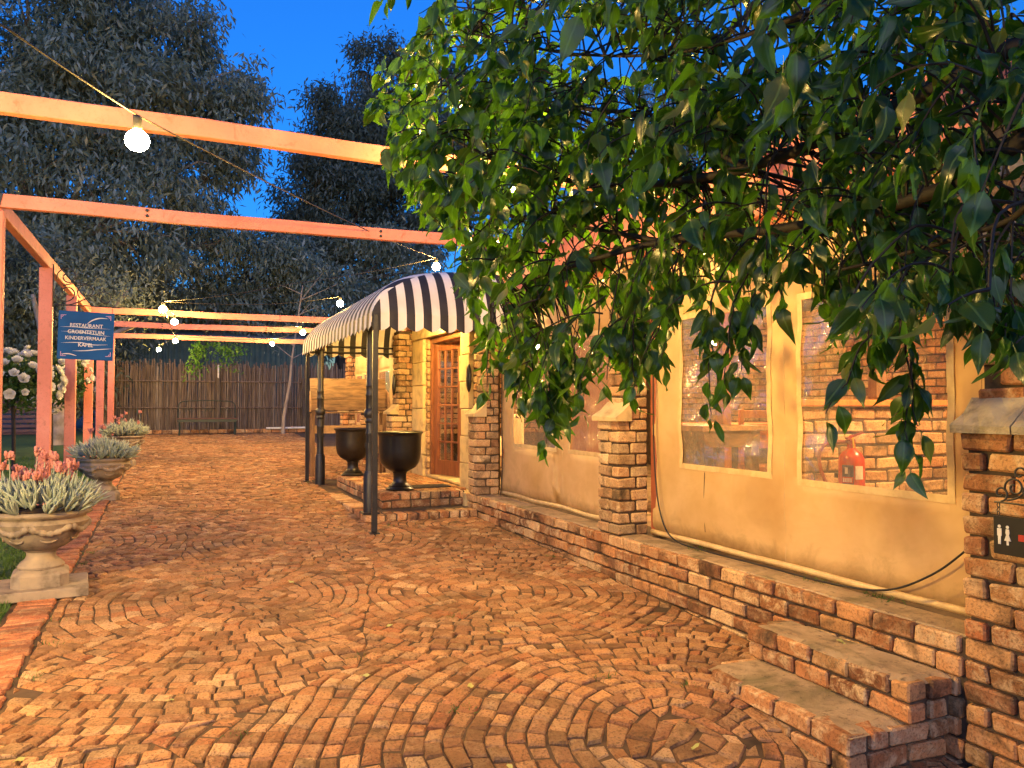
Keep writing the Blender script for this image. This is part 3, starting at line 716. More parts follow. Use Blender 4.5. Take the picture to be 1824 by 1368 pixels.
fl = slab('floor', None, None, 3.44, 8.0, 1.3, 16.2, .3, .50, M['wash'], ch=0); fl['kind'] = 'structure'
# dining-room walls
bw = thing('dining_room_wall', 'brick back wall of the dining room seen through the clear windows', 'wall', (7.6, 8, .5))
mb = MB(); mb.bx(7.65, 7.9, 1.3, 16.2, .5, 2.8); mb.build('core', M['mortar'], bw, world=True)
for k in range(26):
    s = 4.2 + (BL / 2 if k % 2 else 0)
    while s < 10.6:
        zc = .52 + (k + .5) * CH
        if 1.2 < zc < 2.75 and len([1]) : brick(bw, (7.6, s + BL / 2, zc), BL - MJ, .1, BH, math.pi / 2)
        s += BL
ew = thing('dining_room_wall', 'brick end wall of the dining room seen past the doorway', 'wall', (5.5, 12.5, .5))
mb = MB(); mb.bx(3.6, 7.6, 12.55, 12.7, .5, 2.8); mb.build('core', M['mortar'], ew, world=True)
wall_face(ew, (3.62, 12.5), 0, 3.2, 20, 1.05, depth=.1, mat=M['brick'])
sw = slab('dining_room_wall', 'plain plastered end wall of the dining room beside the near pillar', 'wall', 3.62, 7.6, 1.3, 1.45, .5, 2.8, M['plaster'], ch=0)
# half wall with the extinguisher
hw_ = thing('half_wall', 'brick half wall with wooden sill behind the right clear window', 'wall', (5.2, 4.1, .5))
mb = MB(); mb.bx(3.80, 7.0, 4.012, 4.2, .5, 1.50); mb.build('core', M['mortar'], hw_, world=True)
wall_face(hw_, (3.80, 4.0), 0, 2.6, 11, .55, depth=.1, mat=M['pale_brick'])
mb = MB(); mb.bx(3.72, 7.0, 3.96, 4.24, 1.505, 1.55, ch=.006); mb.build('wooden_sill', M['orangewood'], hw_, world=True)
slab('room_post', 'orange wooden post at the end of the brick half wall', 'post', 3.70, 3.79, 4.02, 4.14, .5, 2.8, M['orangewood'])
slab('room_post', 'dark wooden post rising behind the half wall sill', 'post', 4.55, 4.64, 4.06, 4.15, 1.56, 2.8, M['woodz'])
slab('wooden_door', 'orange wooden cupboard door seen through the farther blind', 'door', 4.25, 4.32, 6.9, 8.2, .5, 2.45, M['orangewood'])
slab('room_post', 'orange wooden post seen through the left clear window', 'post', 4.35, 4.44, 5.5, 5.6, .5, 2.8, M['orangewood'])
# table and benches behind the left window
def table(name, label, x0, x1, y0, y1, zt, mat, matl):
    t_ = thing(name, label, 'table', ((x0 + x1) / 2, (y0 + y1) / 2, .5))
    n = 4
    for k in range(n):
        a = y0 + (y1 - y0) * k / n; mb = MB(); mb.bx(x0, x1, a + .003, a + (y1 - y0) / n - .003, zt - .04, zt, ch=.004); mb.build('plank', mat, t_, world=True)
    mb = MB(); mb.bx(x0 + .04, x1 - .04, y0 + .04, y0 + .07, zt - .16, zt - .042); mb.build('apron', matl, t_, world=True)
    for x in (x0 + .05, x1 - .12):
        for y in (y0 + .05, y1 - .12): mb = MB(); mb.bx(x, x + .08, y, y + .08, .5, zt - .045, ch=.005); mb.build('leg', matl, t_, world=True)
    return t_
table('wooden_table', 'long wooden table behind the left clear window of the near blind', 3.55, 4.15, 4.72, 5.3, 1.36, M['palewood'], M['wood'])
table('wooden_table', 'orange wooden table deeper in the dining room beyond the long table', 4.5, 6.2, 5.8, 6.7, 1.34, M['cloth_red'], M['orangewood'])
def chair(label, x, y, rz, mat):
    c = thing('chair', label, 'chair', (x, y, .5), rz, group='dining chairs')
    for a in (-.19, .16):
        for b_ in (-.19, .15): mb = MB(); mb.bx(a, a + .04, b_, b_ + .04, 0, .44 if a < 0 else .98, ch=.004); mb.build('leg', M['orangewood'], c)
    mb = MB(); mb.bx(-.2, .2, -.2, .2, .445, .48, ch=.006); mb.build('seat', M['orangewood'], c)
    for z in (.62, .76, .9): mb = MB(); mb.bx(.165, .195, -.145, .145, z, z + .07, ch=.004); mb.build('back_rail', mat, c)
chair('orange dining chair facing the red-topped table', 4.9, 5.55, R(90), M['orangewood'])
chair('orange dining chair with its back to the left clear window', 5.6, 5.5, R(80), M['orangewood'])
# indoor pendant lamps
def pendant(label, x, y, z):
    t_ = thing('pendant_lamp', label, 'lamp', (x, y, z), group='pendant lamps in the dining room')
    mb = MB(); mb.lathe([(.0, .05), (.05, .045), (.075, 0), (.05, -.045), (.0, -.06)], 16); mb.build('globe', M['lamp'], t_, smooth=True)
    mb = MB(); mb.tube([(0, 0, .06), (0, 0, 2.8 - z)], .006, 6); mb.build('flex', M['cable'], t_)
    mb = MB(); mb.lathe([(.022, .045), (.035, .06), (.03, .1), (.012, .11)], 12); mb.build('holder', M['brass'], t_)
pendant('lit pendant lamp seen through the left clear window', 4.85, 6.2, 2.15)
pendant('lit pendant lamp over the half wall behind the right clear window', 4.6, 3.1, 2.35)
pendant('lit pendant lamp inside the open doorway', 4.6, 9.9, 2.35)
pl_ = thing('added_porch_lamp', 'added lamp hanging unseen under the striped awning before the door', 'lamp', (2.75, 9.35, 2.60))  # added light source, kept out of sight behind the valance
mb = MB(); mb.lathe([(0, -.05), (.03, -.045), (.048, -.02), (.048, .01), (.02, .04), (0, .042)], 14); mb.build('globe', M['added_porch_bulb'], pl_, smooth=True)
mb = MB(); mb.tube([(0, 0, .045), (0, 0, .34)], .006, 6); mb.build('flex', M['cable'], pl_)
pendant('lit pendant lamp behind the farther canvas blinds', 4.6, 13.4, 2.3)

# ------------------------------------------------------------------ fire extinguisher
ex = thing('fire_extinguisher', 'red fire extinguisher with hose behind the right clear window', 'fire extinguisher', (4.02, 3.80, .80))
prof = [(.0, 0), (.075, 0), (.08, .012), (.08, .34), (.076, .375), (.06, .405), (.035, .425), (.026, .435), (.026, .46), (0, .46)]
mb = MB(); mb.lathe(prof, 28); mb.build('cylinder', M['red'], ex, smooth=True, auto=40)
def wrap(name, mat, a0, a1, z0, z1, r=.0815):
    n = 8; v = []; f = []
    for i in range(n + 1):
        a = a0 + (a1 - a0) * i / n; v += [(r * math.cos(a), r * math.sin(a), z0), (r * math.cos(a), r * math.sin(a), z1)]
    for i in range(n): f.append((2 * i, 2 * i + 2, 2 * i + 3, 2 * i + 1))
    mb = MB(); mb.add(v, f); return mb.build(name, mat, ex)
A = math.atan2(-3.8, -4.02)
wrap('label_panel', M['labelblue'], A - .75, A + .15, .12, .33); wrap('label_emblem', M['white'], A - .5, A - .28, .275, .315, .0825); wrap('label_band', M['signred'], A - .72, A + .1, .215, .255, .0825)
for q in range(5): wrap('label_lettering', M['white'], A - .66 + q * .14, A - .57 + q * .14, .222, .248, .0832)
wrap('label_figure', M['white'], A - .55, A - .35, .135, .175, .0825); wrap('paper_tag', M['white'], A + .28, A + .95, .24, .325)
mb = MB(); mb.box((0, 0, .475), (.05, .03, .035), ch=.004); mb.box((-.03, -.02, .50), (.11, .02, .012), rot=(0, -.25, .6)); mb.box((.05, .02, .515), (.13, .02, .01), rot=(0, -.3, -.2)); mb.build('valve', M['redrubber'], ex)
mb = MB(); mb.box((-.02, -.035, .47), (.015, .006, .075), rot=(.3, -.5, 0)); mb.build('safety_pin_tag', M['yellow'], ex)
tx, ty = math.sin(A), -math.cos(A); sgn = 1
side = np.array([-_R[0], -_R[1], 0])
hp = [np.array([0, 0, .475]), side * .07 + (0, 0, .475), side * .15 + (0, 0, .465), side * .20 + (0, 0, .42), side * .205 + (0, 0, .33), side * .17 + (0, 0, .22), side * .11 + (0, 0, .12), side * .085 + (0, 0, .07)]
mb = MB(); mb.tube(spline(hp), .0125, 8); mb.build('hose', M['redrubber'], ex, smooth=True)
mb = MB(); mb.box((0.02, .09, .25), (.05, .1, .03)); mb.build('wall_bracket', M['iron'], ex)

# ================================================================== doorway
PZ = .57
dw = thing('doorway', 'sandstone-framed doorway with a glazed wooden door under the striped awning', 'doorway', (3.3, 9.6, PZ))
def blocks(y0, y1, z0, z1, n, x0=3.16, x1=3.42):
    h = (z1 - z0) / n
    for k in range(n):
        mb = MB(); e = random.uniform(-.05, .03) if (y1 - y0) > .3 else 0
        mb.bx(x0 + random.uniform(-.006, .006), x1, y0 + (0 if k % 2 else .0), y1 + (0 if k % 2 else e), z0 + k * h + .003, z0 + (k + 1) * h - .003, ch=.008); mb.build('stone_block', M['stone'], dw, world=True)
blocks(10.46, 10.98, PZ - .05, 2.44, 6); blocks(8.60, 8.92, PZ - .05, 2.44, 6)
for a, b_ in ((8.60, 9.3), (9.306, 10.1), (10.106, 10.98)): 
    mb = MB(); mb.bx(3.155, 3.42, a, b_, 2.446, 2.70, ch=.008); mb.build('lintel_stone', M['stone'], dw, world=True)
wall_face(dw, (3.20, 8.58), -math.pi / 2, .30, 24, PZ, mat=M['pale_brick'])
for k in range(22): brick(dw, (3.30, 10.41, PZ + (k + .5) * CH), .2, .09, BH, 0, M['pale_brick'])
mb = MB(); mb.bx(3.21, 3.42, 8.28, 8.58, PZ - .1, 2.7); mb.bx(3.21, 3.42, 10.98, 11.14, .4, 2.7); mb.build('core', M['mortar'], dw, world=True)
wall_face(dw, (3.2, 11.14), -math.pi / 2, .16, 26, .42, mat=M['pale_brick'])
for (a, b_, c, d) in ((10.30, 10.37, PZ + .01, 2.44), (8.93, 8.99, PZ + .01, 2.44), (8.995, 10.295, 2.37, 2.44)):
    mb = MB(); mb.bx(3.24, 3.36, a, b_, c, d, ch=.004); mb.build('door_frame', M['doorwood'], dw, world=True)
# left leaf: stiles, rails, glazing bars
lf = link(bpy.data.objects.new('door_leaf', None)); lf.parent = dw; lf.location = Vector((3.29, 10.29, PZ + .02)) - dw.location; lf.rotation_euler = (0, 0, R(13)); lf.empty_display_size = .1
W_, H_ = .70, 1.77
def lb(name, y0, y1, z0, z1, mat, x=.022):
    mb = MB(); mb.bx(-x, x, -y1, -y0, z0, z1, ch=.003 if x > .01 else 0); return mb.build(name, mat, lf)
lb('stile', 0, .10, 0, H_, M['doorwood']); lb('stile', W_ - .10, W_, 0, H_, M['doorwood'])
lb('rail', .102, W_ - .102, 0, .20, M['doorwood']); lb('rail', .102, W_ - .102, H_ - .1, H_, M['doorwood'])
for k in (1, 2): y = .10 + (W_ - .2) * k / 3; lb('glazing_bar', y - .011, y + .011, .202, H_ - .102, M['doorwood'], .015)
for k in range(1, 6): z = .2 + (H_ - .3) * k / 6; lb('glazing_bar', .103, W_ - .103, z - .011, z + .011, M['doorwood'], .0135)
for i in range(3):
    for k in range(6): lb('pane', .10 + (W_ - .2) * i / 3 + .012, .10 + (W_ - .2) * (i + 1) / 3 - .012, .2 + (H_ - .3) * k / 6 + .012, .2 + (H_ - .3) * (k + 1) / 6 - .012, M['glass'], .002)
mb = MB(); mb.tube([(-.05, -W_ + .05, .95), (-.05, -W_ + .05, 1.1)], .009, 8); mb.build('handle', M['brass'], lf)
mb = MB(); mb.bx(3.21, 3.46, 8.93, 10.45, PZ - .02, PZ + .012, ch=.005); mb.build('threshold', M['stone'], dw, world=True)
# something pale just inside the door: a padded armchair
ac = thing('armchair', 'pale upholstered armchair just inside the open doorway', 'armchair', (4.3, 10.6, .5), R(-30))
mb = MB(); mb.box((0, 0, .22), (.7, .7, .22), ch=.05); mb.build('seat', M['plaster'], ac, smooth=True)
mb = MB(); mb.box((.3, 0, .55), (.18, .7, .7), ch=.06); mb.build('backrest', M['plaster'], ac, smooth=True)
for s in (-1, 1): mb = MB(); mb.box((0, s * .33, .42), (.65, .14, .3), ch=.05); mb.build('armrest', M['plaster'], ac, smooth=True)
for a in (-.28, .28):
    for b_ in (-.28, .28): mb = MB(); mb.bx(a - .025, a + .025, b_ - .025, b_ + .025, 0, .11); mb.build('leg', M['doorwood'], ac)
# oval wall lamps beside the door (dark cast plaques)
for y, x, lb_ in ((8.42, 3.09, 'dark oval wall plaque on the pier right of the doorway'), (11.3, 2.975, 'dark oval wall plaque on the pier left of the doorway')):
    mb = MB(); mb.lathe([(.0, -.02), (.05, -.018), (.065, 0), (.05, .018), (0, .03)], 20)
    o = mb.build('wall_plaque', M['castiron'], smooth=True); o.location = (x, y, 1.83); o.rotation_euler = (0, R(-90), 0); o.scale = (2.6, 1, 1.0); tag(o, lb_, 'plaque', 'oval plaques beside the doorway')

# ================================================================== porch platform and step
pc = thing('porch_platform', 'raised brick porch platform and step in front of the doorway', 'platform', (2.5, 9.6, float(g(9.6))))
def brick_deck(x0, x1, y0, y1, ztop, nc, rowlock_top=True, far=True):
    mb = MB(); mb.bx(x0 + .012, x1, y0 + .012, y1 - .012, 0.1, ztop - .012); mb.build('core', M['mortar'], pc, world=True)
    for k in range(nc):
        z = ztop - (k + .5) * CH; w = .115 if (k == 0 and rowlock_top) else BL; dpt = .21 if k == 0 else .104
        s = y0 + (BL / 2 if k % 2 else 0) * 1.0; 
        s = y0 if w < .2 else y0 - (BL / 2 if k % 2 else 0)
        while s < y1 - .02:
            a, e = max(s, y0), min(s + w, y1); s += w
            if e - a < .035: continue
            l, d = (e - a - MJ, dpt)
            if l >= d: brick(pc, (x0 + dpt / 2, (a + e) / 2, z), l, d, BH, math.pi / 2)
            else: brick(pc, (x0 + dpt / 2, (a + e) / 2, z), d, l, BH, 0)
        s = x0 + (dpt if k == 0 else .112)
        s0 = s
        while s < x1 - .02:
            a, e = max(s, s0), min(s + w, x1); s += w
            if e - a < .035: continue
            l = e - a - MJ
            if l >= dpt: brick(pc, ((a + e) / 2, y0 + dpt / 2, z), l, dpt, BH, 0)
            else: brick(pc, ((a + e) / 2, y0 + dpt / 2, z), dpt, l, BH, math.pi / 2)
    return
ZS = .405
brick_deck(1.80, 3.02, 7.93, 11.35, ZS, 2)
brick_deck(2.07, 3.02, 8.36, 10.9, PZ, 2)
# paving on the platform
x = 2.29
while x < 3.12:
    y = 8.58
    while y < 10.85:
        brick(pc, (x + .05, y + .11, PZ - .035), BL - MJ, .093, BH - .01, math.pi / 2, M['paver'], name='floor_brick'); y += BL
    x += .106
mb = MB(); mb.bx(3.0, 3.21, 8.3, 10.97, .2, PZ - .03); mb.build('sill_slab', M['stone'], pc, world=True)
mat_ = thing('door_mat', 'slatted dark boot grate lying on the porch behind the near urn', 'grate', (2.75, 8.85, PZ))
for k in range(9): mb = MB(); mb.bx(-.22, .22, -.16 + k * .036, -.142 + k * .036, 0.001, .014); mb.build('bar', M['wrought'], mat_)

# ================================================================== cast-iron urns
def urn(label, x, y, s=1.0):
    t_ = thing('cast_iron_urn', label, 'urn', (x, y, PZ + .001), group='black cast iron urns on the porch')
    body = [(.0, .20), (.075, .20), (.11, .212), (.175, .25), (.213, .30), (.230, .365), (.236, .45), (.240, .60), (.245, .625), (.262, .635), (.264, .648), (.25, .655), (.235, .65), (.22, .63), (.205, .45), (.12, .30), (0, .27)]
    mb = MB(); mb.lathe([(r * s, z * s) for r, z in body], 40); mb.build('bowl', M['castiron'], t_, smooth=True, auto=50)
    mb = MB(); mb.lathe([(0, .035), (.12, .035), (.125, .045), (.1, .065), (.078, .085), (.072, .13), (.076, .18), (.09, .205), (0, .205)], 32); mb.build('stem', M['castiron'], t_, smooth=True, auto=50)
    mb = MB(); mb.lathe([(0, 0), (.155, 0), (.157, .012), (.14, .024), (.13, .036), (0, .036)], 32); mb.build('foot', M['castiron'], t_, smooth=True, auto=40)
urn('black cast iron urn on the near corner of the porch', 2.36, 8.68); urn('black cast iron urn farther along the porch by the display stand', 2.26, 10.74, .98)

# ================================================================== awning and its posts
AX0, AX1, AY0, AY1, AZ0 = 1.72, 3.16, 7.35, 11.65, 2.40
aw = thing('striped_awning', 'black and white striped curved awning over the doorway', 'awning', (2.4, 9.5, AZ0))
RX, RYy, HZ = 1.44, .62, .60
def prof(a): a = min(max(a, 0), 1); return math.sin(a * math.pi / 2) ** .8
def height(x, y):
    ax = (x - AX0) / RX; ay = min(y - AY0, AY1 - y) / RYy
    k = min(1, ax * 1.0)
    zx = HZ * (1 - (1 - min(ax, 1)) ** 2.6) ** .62 if ax < 1 else HZ
    zy = (HZ) * (1 - (1 - min(max(ay, 0), 1)) ** 2.4) ** .72
    p = 6
    return AZ0 + 1.0 / ((1 / max(zx, 1e-3)) ** p + (1 / max(zy, 1e-3)) ** p) ** (1 / p)
SW = .085
def stripe_panels(kind):
    """every stripe is a strip of cloth of its own running from the valance up to the wall or ridge"""
    if kind == 'front' or kind == 'back':
        n = int(round((AX1 - AX0) / SW)); out = []
        for k in range(n): out.append((AX0 + (AX1 - AX0) * k / n, AX0 + (AX1 - AX0) * (k + 1) / n))
    else:
        n = 41; out = [(AY0 + (AY1 - AY0) * k / n, AY0 + (AY1 - AY0) * (k + 1) / n) for k in range(n)]
    return out
def hip(x): return (x - AX0) / RX * RYy            # the seam between the front and the side cloth
NS = 14
for k, (a, b_) in enumerate(stripe_panels('front')):
    for end in (0, 1):
        v = []; f = []; m_ = 4
        for j in range(NS):
            for i in range(m_):
                x = a + (b_ - a) * i / (m_ - 1); d = hip(x) * (j / (NS - 1)) ** 1.6; d = min(d, RYy * 1.0)
                y = AY0 + d if end == 0 else AY1 - d
                v.append((x, y, height(x, y) if j else AZ0))
        for j in range(NS - 1):
            for i in range(m_ - 1): f.append((j * m_ + i, j * m_ + i + 1, (j + 1) * m_ + i + 1, (j + 1) * m_ + i))
        # scalloped valance, 0.16 m deep
        base = len(v); yv = AY0 - .006 if end == 0 else AY1 + .006; q = 7; sc = 2 * SW
        for i in range(q):
            x = a + (b_ - a) * i / (q - 1); ph_ = ((x - AX0) / sc) % 1; dip = .045 * abs(math.sin(ph_ * math.pi)) ** .8
            fl_ = .008 * math.sin((x - AX0) / sc * 2 * math.pi)
            v += [(x, yv + .004, AZ0), (x, yv - fl_, AZ0 - .125 - dip)]
        for i in range(q - 1): f.append((base + 2 * i, base + 2 * i + 1, base + 2 * i + 3, base + 2 * i + 2))
        mb = MB(); mb.add(v, f); mb.build('stripe', M['awn_black'] if k % 2 == 0 else M['awn_white'], aw, smooth=True, world=True, auto=40)
ns = stripe_panels('side')
for k, (a, b_) in enumerate(ns):
    v = []; f = []; m_ = 3
    for j in range(NS):
        for i in range(m_):
            y = a + (b_ - a) * i / (m_ - 1); d = min(y - AY0, AY1 - y); xm = AX0 + min(RX, d / RYy * RX)
            x = AX0 + (xm - AX0) * (j / (NS - 1)) ** 1.7
            v.append((x, y, height(x, y) if j else AZ0))
    for j in range(NS - 1):
        for i in range(m_ - 1): f.append((j * m_ + i, (j + 1) * m_ + i, (j + 1) * m_ + i + 1, j * m_ + i + 1))
    base = len(v); q = 7; sc = 2 * SW
    for i in range(q):
        y = a + (b_ - a) * i / (q - 1); sc = 2 * (AY1 - AY0) / 41; ph_ = ((y - AY0) / sc) % 1; dip = .045 * abs(math.sin(ph_ * math.pi)) ** .8
        fl_ = .010 * math.sin((y - AY0) / sc * 2 * math.pi)
        v += [(AX0 - .002, y, AZ0), (AX0 - .008 - fl_, y, AZ0 - .125 - dip)]
    for i in range(q - 1): f.append((base + 2 * i, base + 2 * i + 2, base + 2 * i + 3, base + 2 * i + 1))
    mb = MB(); mb.add(v, f); mb.build('stripe', M['awn_black'] if k % 2 else M['awn_white'], aw, smooth=True, world=True, auto=40)
for pts in ([(AX0 + .02, AY0 + .02, AZ0 - .015), (AX0 + .02, AY1 - .02, AZ0 - .015)], [(AX0 + .02, AY0 + .02, AZ0 - .015), (AX1, AY0 + .02, AZ0 - .015)], [(AX0 + .02, AY1 - .02, AZ0 - .015), (AX1, AY1 - .02, AZ0 - .015)], [(AX0 + .02, AY1 - .02, AZ0 - .1), (AX1, AY1 - .02, AZ0 - .1)]):
    mb = MB(); mb.tube(pts, .014, 8); mb.build('frame_bar', M['iron'], aw, world=True)
for y, lb_ in ((7.36, 'slim black post under the near corner of the striped awning'), (11.44, 'slim black post under the far corner of the striped awning')):
    z0 = float(g(y)) - .005; mb = MB(); mb.box((0, 0, (AZ0 - z0) / 2), (.05, .05, AZ0 - .03 - z0), ch=.004); mb.box((0, 0, .006), (.09, .09, .012)); o = mb.build('awning_post', M['iron']); o.location = (1.755, y, z0); tag(o, lb_, 'post', 'slim awning posts')
def column(label, x, y, zb):
    t_ = thing('iron_column', label, 'column', (x, y, zb), group='ornate cast iron columns')
    H = AZ0 - zb - .03
    mb = MB(); mb.box((0, 0, .012), (.17, .17, .024), ch=.004); mb.build('base_plate', M['iron'], t_)
    def oct_(pr, name): mb = MB(); mb.lathe(pr, 12); mb.build(name, M['iron'], t_, smooth=True, auto=35)
    oct_([(.0, .024), (.068, .024), (.068, .40), (.062, .42), (.055, .44), (0, .44)], 'pedestal')
    oct_([(0, .441), (.05, .441), (.046, .5), (.045, .80), (.05, .815), (.05, .835), (.045, .85), (.045, .93), (0, .93)], 'shaft')
    oct_([(0, .931), (.05, .931), (.058, .95), (.05, .965), (.048, .98), (.064, 1.0), (.07, 1.03), (.064, 1.06), (.05, 1.08), (0, 1.08)], 'collar')
    oct_([(0, 1.081), (.046, 1.081), (.046, 1.2), (.052, 1.21), (.052, 1.225), (.045, 1.24), (.044, 1.3), (.05, 1.31), (.042, 1.33), (.04, H - .1), (.05, H - .09), (.06, H - .03), (.07, H), (0, H)], 'upper_shaft')
    for k in range(6):
        a = k * math.pi / 3; mb = MB(); mb.box((.047 * math.cos(a), .047 * math.sin(a), .70), (.014, .014, .05), rot=(0, 0, a), ch=.003); mb.build('ornament', M['iron'], t_)
column('ornate black iron column on the near corner of the porch step', 1.865, 8.02, ZS); column('ornate black iron column on the far corner of the porch step', 1.88, 11.10, ZS)

# ================================================================== wooden display stand
ds = thing('display_stand', 'wooden display stand with a sloping brown board behind the urns', 'stand', (2.48, 12.1, float(g(12.1))))
x0, x1 = 1.90, 3.06
for k in range(3):
    a0, a1 = k / 3 + .004, (k + 1) / 3 - .004; mb = MB()
    lo = np.array([12.0, 1.45]); hi = np.array([12.17, 1.94]); p0 = lo + (hi - lo) * a0; p1 = lo + (hi - lo) * a1; nn = np.array([.028, -.0097])
    Q = [p0, p1, p1 + nn, p0 + nn]; v = [(x0, *q) for q in Q] + [(x1, *q) for q in Q]
    mb.add(v, [(0, 1, 2, 3), (7, 6, 5, 4), (0, 4, 5, 1), (1, 5, 6, 2), (2, 6, 7, 3), (3, 7, 4, 0)]); mb.build('board_plank', M['wood'], ds, world=True)
for x in (x0 - .035, x1 + .005):
    mb = MB(); P_ = [(11.98, 1.43), (11.98, 1.6), (12.05, 1.72), (12.3, 1.8), (12.3, 1.43)]
    v = [(x, a, b_) for a, b_ in P_] + [(x + .03, a, b_) for a, b_ in P_]; n = 5
    mb.add(v, [tuple(range(n)), tuple(range(2 * n - 1, n - 1, -1))] + [(i, i + n, (i + 1) % n + n, (i + 1) % n) for i in range(n)]); mb.build('side_panel', M['palewood'], ds, world=True)
for x in (x0 - .0, x1 - .06):
    for y in (12.04, 12.24): mb = MB(); mb.bx(x, x + .06, y, y + .05, float(g(12.1)) - .01, 1.44, ch=.004); mb.build('leg', M['woodz'], ds, world=True)
for z in (.78, 1.1): mb = MB(); mb.bx(x0 + .062, x1 - .062, 12.06, 12.08, z, z + .12); mb.build('cross_rail', M['palewood'], ds, world=True)
mb = MB(); mb.bx(x0, x1, 12.02, 12.3, 1.405, 1.43); mb.build('shelf', M['wood'], ds, world=True)
# ================================================================== pergola
PXL = -1.185; PYS = [6.56, 9.05, 11.2, 13.45, 15.5, 18.1]; PZT = 3.02
pg = thing('pergola', 'salmon-painted timber pergola of posts and cross beams over the brick path', 'pergola', (PXL, 12, float(g(12))))
for k, y in enumerate(PYS):
    zb = float(g(y)) - .03
    top = PZT - .002 if k >= 3 else PZT - .126
    mb = MB(); mb.bx(PXL - .058, PXL + .062, y - .045, y + .045, zb, top - (.096 if k >= 3 else 0), ch=.005); mb.build('post', M['salmon'], pg, world=True)
mb = MB(); mb.bx(PXL - .035, PXL + .035, PYS[0] + .03, PYS[3] - .03, PZT - .124, PZT - .004, ch=.005); mb.build('side_beam', M['salmon'], pg, world=True)
for (y, xa, xb) in ((4.46, -3.2, 3.19), (PYS[0], -3.2, 3.19), (PYS[3], PXL - .06, 3.0), (PYS[4], PXL - .06, 3.0), (PYS[5], PXL - .06, 3.0)):
    n = 26; mb = MB(); v = []; f = []; w1, w2, w3 = (random.uniform(0, 6) for _ in range(3))
    for i in range(n):
        x = xa + (xb - xa) * i / (n - 1); dz = .007 * math.sin(1.3 * x + w1) + .003 * math.sin(4.1 * x + w2); dy = .008 * math.sin(1.1 * x + w3); tw = .012 * math.sin(.9 * x + w2)
        for (yy_, zz_) in ((-.025, -.098), (-.028, -.095), (-.028, -.003), (-.025, 0), (.025, 0), (.028, -.003), (.028, -.095), (.025, -.098)):
            v.append((x, y + dy + yy_ + tw * zz_ + random.gauss(0, .0006), PZT + dz + zz_ + random.gauss(0, .0008)))
    for i in range(n - 1):
        for q in range(8): r_ = (q + 1) % 8; f.append((i * 8 + q, (i + 1) * 8 + q, (i + 1) * 8 + r_, i * 8 + r_))
    f.append(tuple(range(8))[::-1]); f.append(tuple((n - 1) * 8 + q for q in range(8)))
    mb.add(v, f); cb_ = mb.build('cross_beam', M['salmon'], pg, world=True)
    for x in (PXL, -.2, 1.6, 2.9):
        if x < xa: continue
        for dz in (-.03, -.07):
            m2 = MB(); m2.lathe([(0, 0), (.012, 0), (.012, .006), (.006, .009), (0, .009)], 8); v2 = np.array(m2.v); m2.v = [(x + p[0], y - .028 - p[2], PZT + dz + p[1]) for p in v2]; b2 = m2.build('bolt', M['iron'], cb_); b2.location = -pg.location
mb = MB(); mb.box((PXL + .03, PYS[0] - .03, PZT - .05), (.03, .012, .1), rot=(0, .2, 0)); mb.build('metal_strap', M['iron'], pg, world=True)
mb = MB(); mb.bx(-3.2 - .06, -3.2 + .06, 4.4, 4.52, 0.1, PZT - .125); mb.bx(-3.2 - .06, -3.2 + .06, 6.5, 6.62, 0.1, PZT - .125); mb.build('post', M['salmon'], pg, world=True)

# ------------------------------------------------------------------ hanging blue sign
SY = 9.0
sg = thing('hanging_sign', 'blue hanging sign reading RESTAURANT GROENTETUIN KINDERVERMAAK KAPEL on the pergola post', 'sign', (-.82, SY, 2.22))
mb = MB(); mb.box((0, 0, 0), (.50, .012, .485), rot=(0, .025, 0), ch=.002); mb.build('sign_board', M['blue'], sg)
def text_part(txt, size, x, z, mat, parent, y=-.0085, name='lettering', sx=1.0, rot=0.025):
    cu = bpy.data.curves.new('t', 'FONT'); cu.body = txt; cu.size = size; cu.align_x = 'CENTER'; cu.align_y = 'CENTER'; cu.offset = .0006; cu.extrude = .0006; cu.resolution_u = 3
    tmp = link(bpy.data.objects.new('t', cu)); dg = bpy.context.evaluated_depsgraph_get(); me = bpy.data.meshes.new_from_object(tmp.evaluated_get(dg))
    bpy.data.objects.remove(tmp); me.name = name; me.materials.clear(); me.materials.append(mat)
    o = link(bpy.data.objects.new(name, me)); o.parent = parent; o.location = (x, y, z); o.rotation_euler = (R(90), rot, 0); o.scale = (sx, 1, 1); return o
for txt, z, s in (('RESTAURANT', .10, .052), ('GROENTETUIN', .035, .052), ('KINDERVERMAAK', -.028, .050), ('KAPEL', -.095, .052)): text_part(txt, s, z * .03, z, M['white'], sg, sx=.92)
def swash(pts, w, name='swash'):
    mb = MB(); v = []; f = []; pts = spline(pts, 6); n = len(pts)
    for i, p in enumerate(pts):
        t = pts[min(i + 1, n - 1)] - pts[max(i - 1, 0)]; t /= np.linalg.norm(t); nn = np.array([-t[2], 0, t[0]]); ww = w * math.sin(math.pi * min(max(i / (n - 1), .03), .97)) 
        v += [p + nn * ww, p - nn * ww]
    for i in range(n - 1): f.append((2 * i, 2 * i + 1, 2 * i + 3, 2 * i + 2))
    mb.add(v, f); mb.build(name, M['white'], sg)
yy = -.0075
swash([(.0, yy, .11), (.05, yy, .155), (.12, yy, .182), (.2, yy, .18)], .006); swash([(-.23, yy, .085), (-.1, yy, .087), (0, yy, .08), (.22, yy, .075)], .003); swash([(-.22, yy, .04), (-.05, yy, .035), (.1, yy, .012), (.22, yy, .0)], .003)
swash([(-.22, yy, -.075), (-.05, yy, -.07), (.06, yy, -.09), (.2, yy, -.085)], .004); swash([(-.12, yy, -.155), (.0, yy, -.15), (.1, yy, -.137), (.24, yy, -.125)], .005); swash([(-.22, yy, -.19), (-.15, yy, -.185), (-.08, yy, -.205)], .005)
M['signpink'] = simple('sign_pink', (.55, .3, .5), (.45, .25, .42), 10, .6, 0)
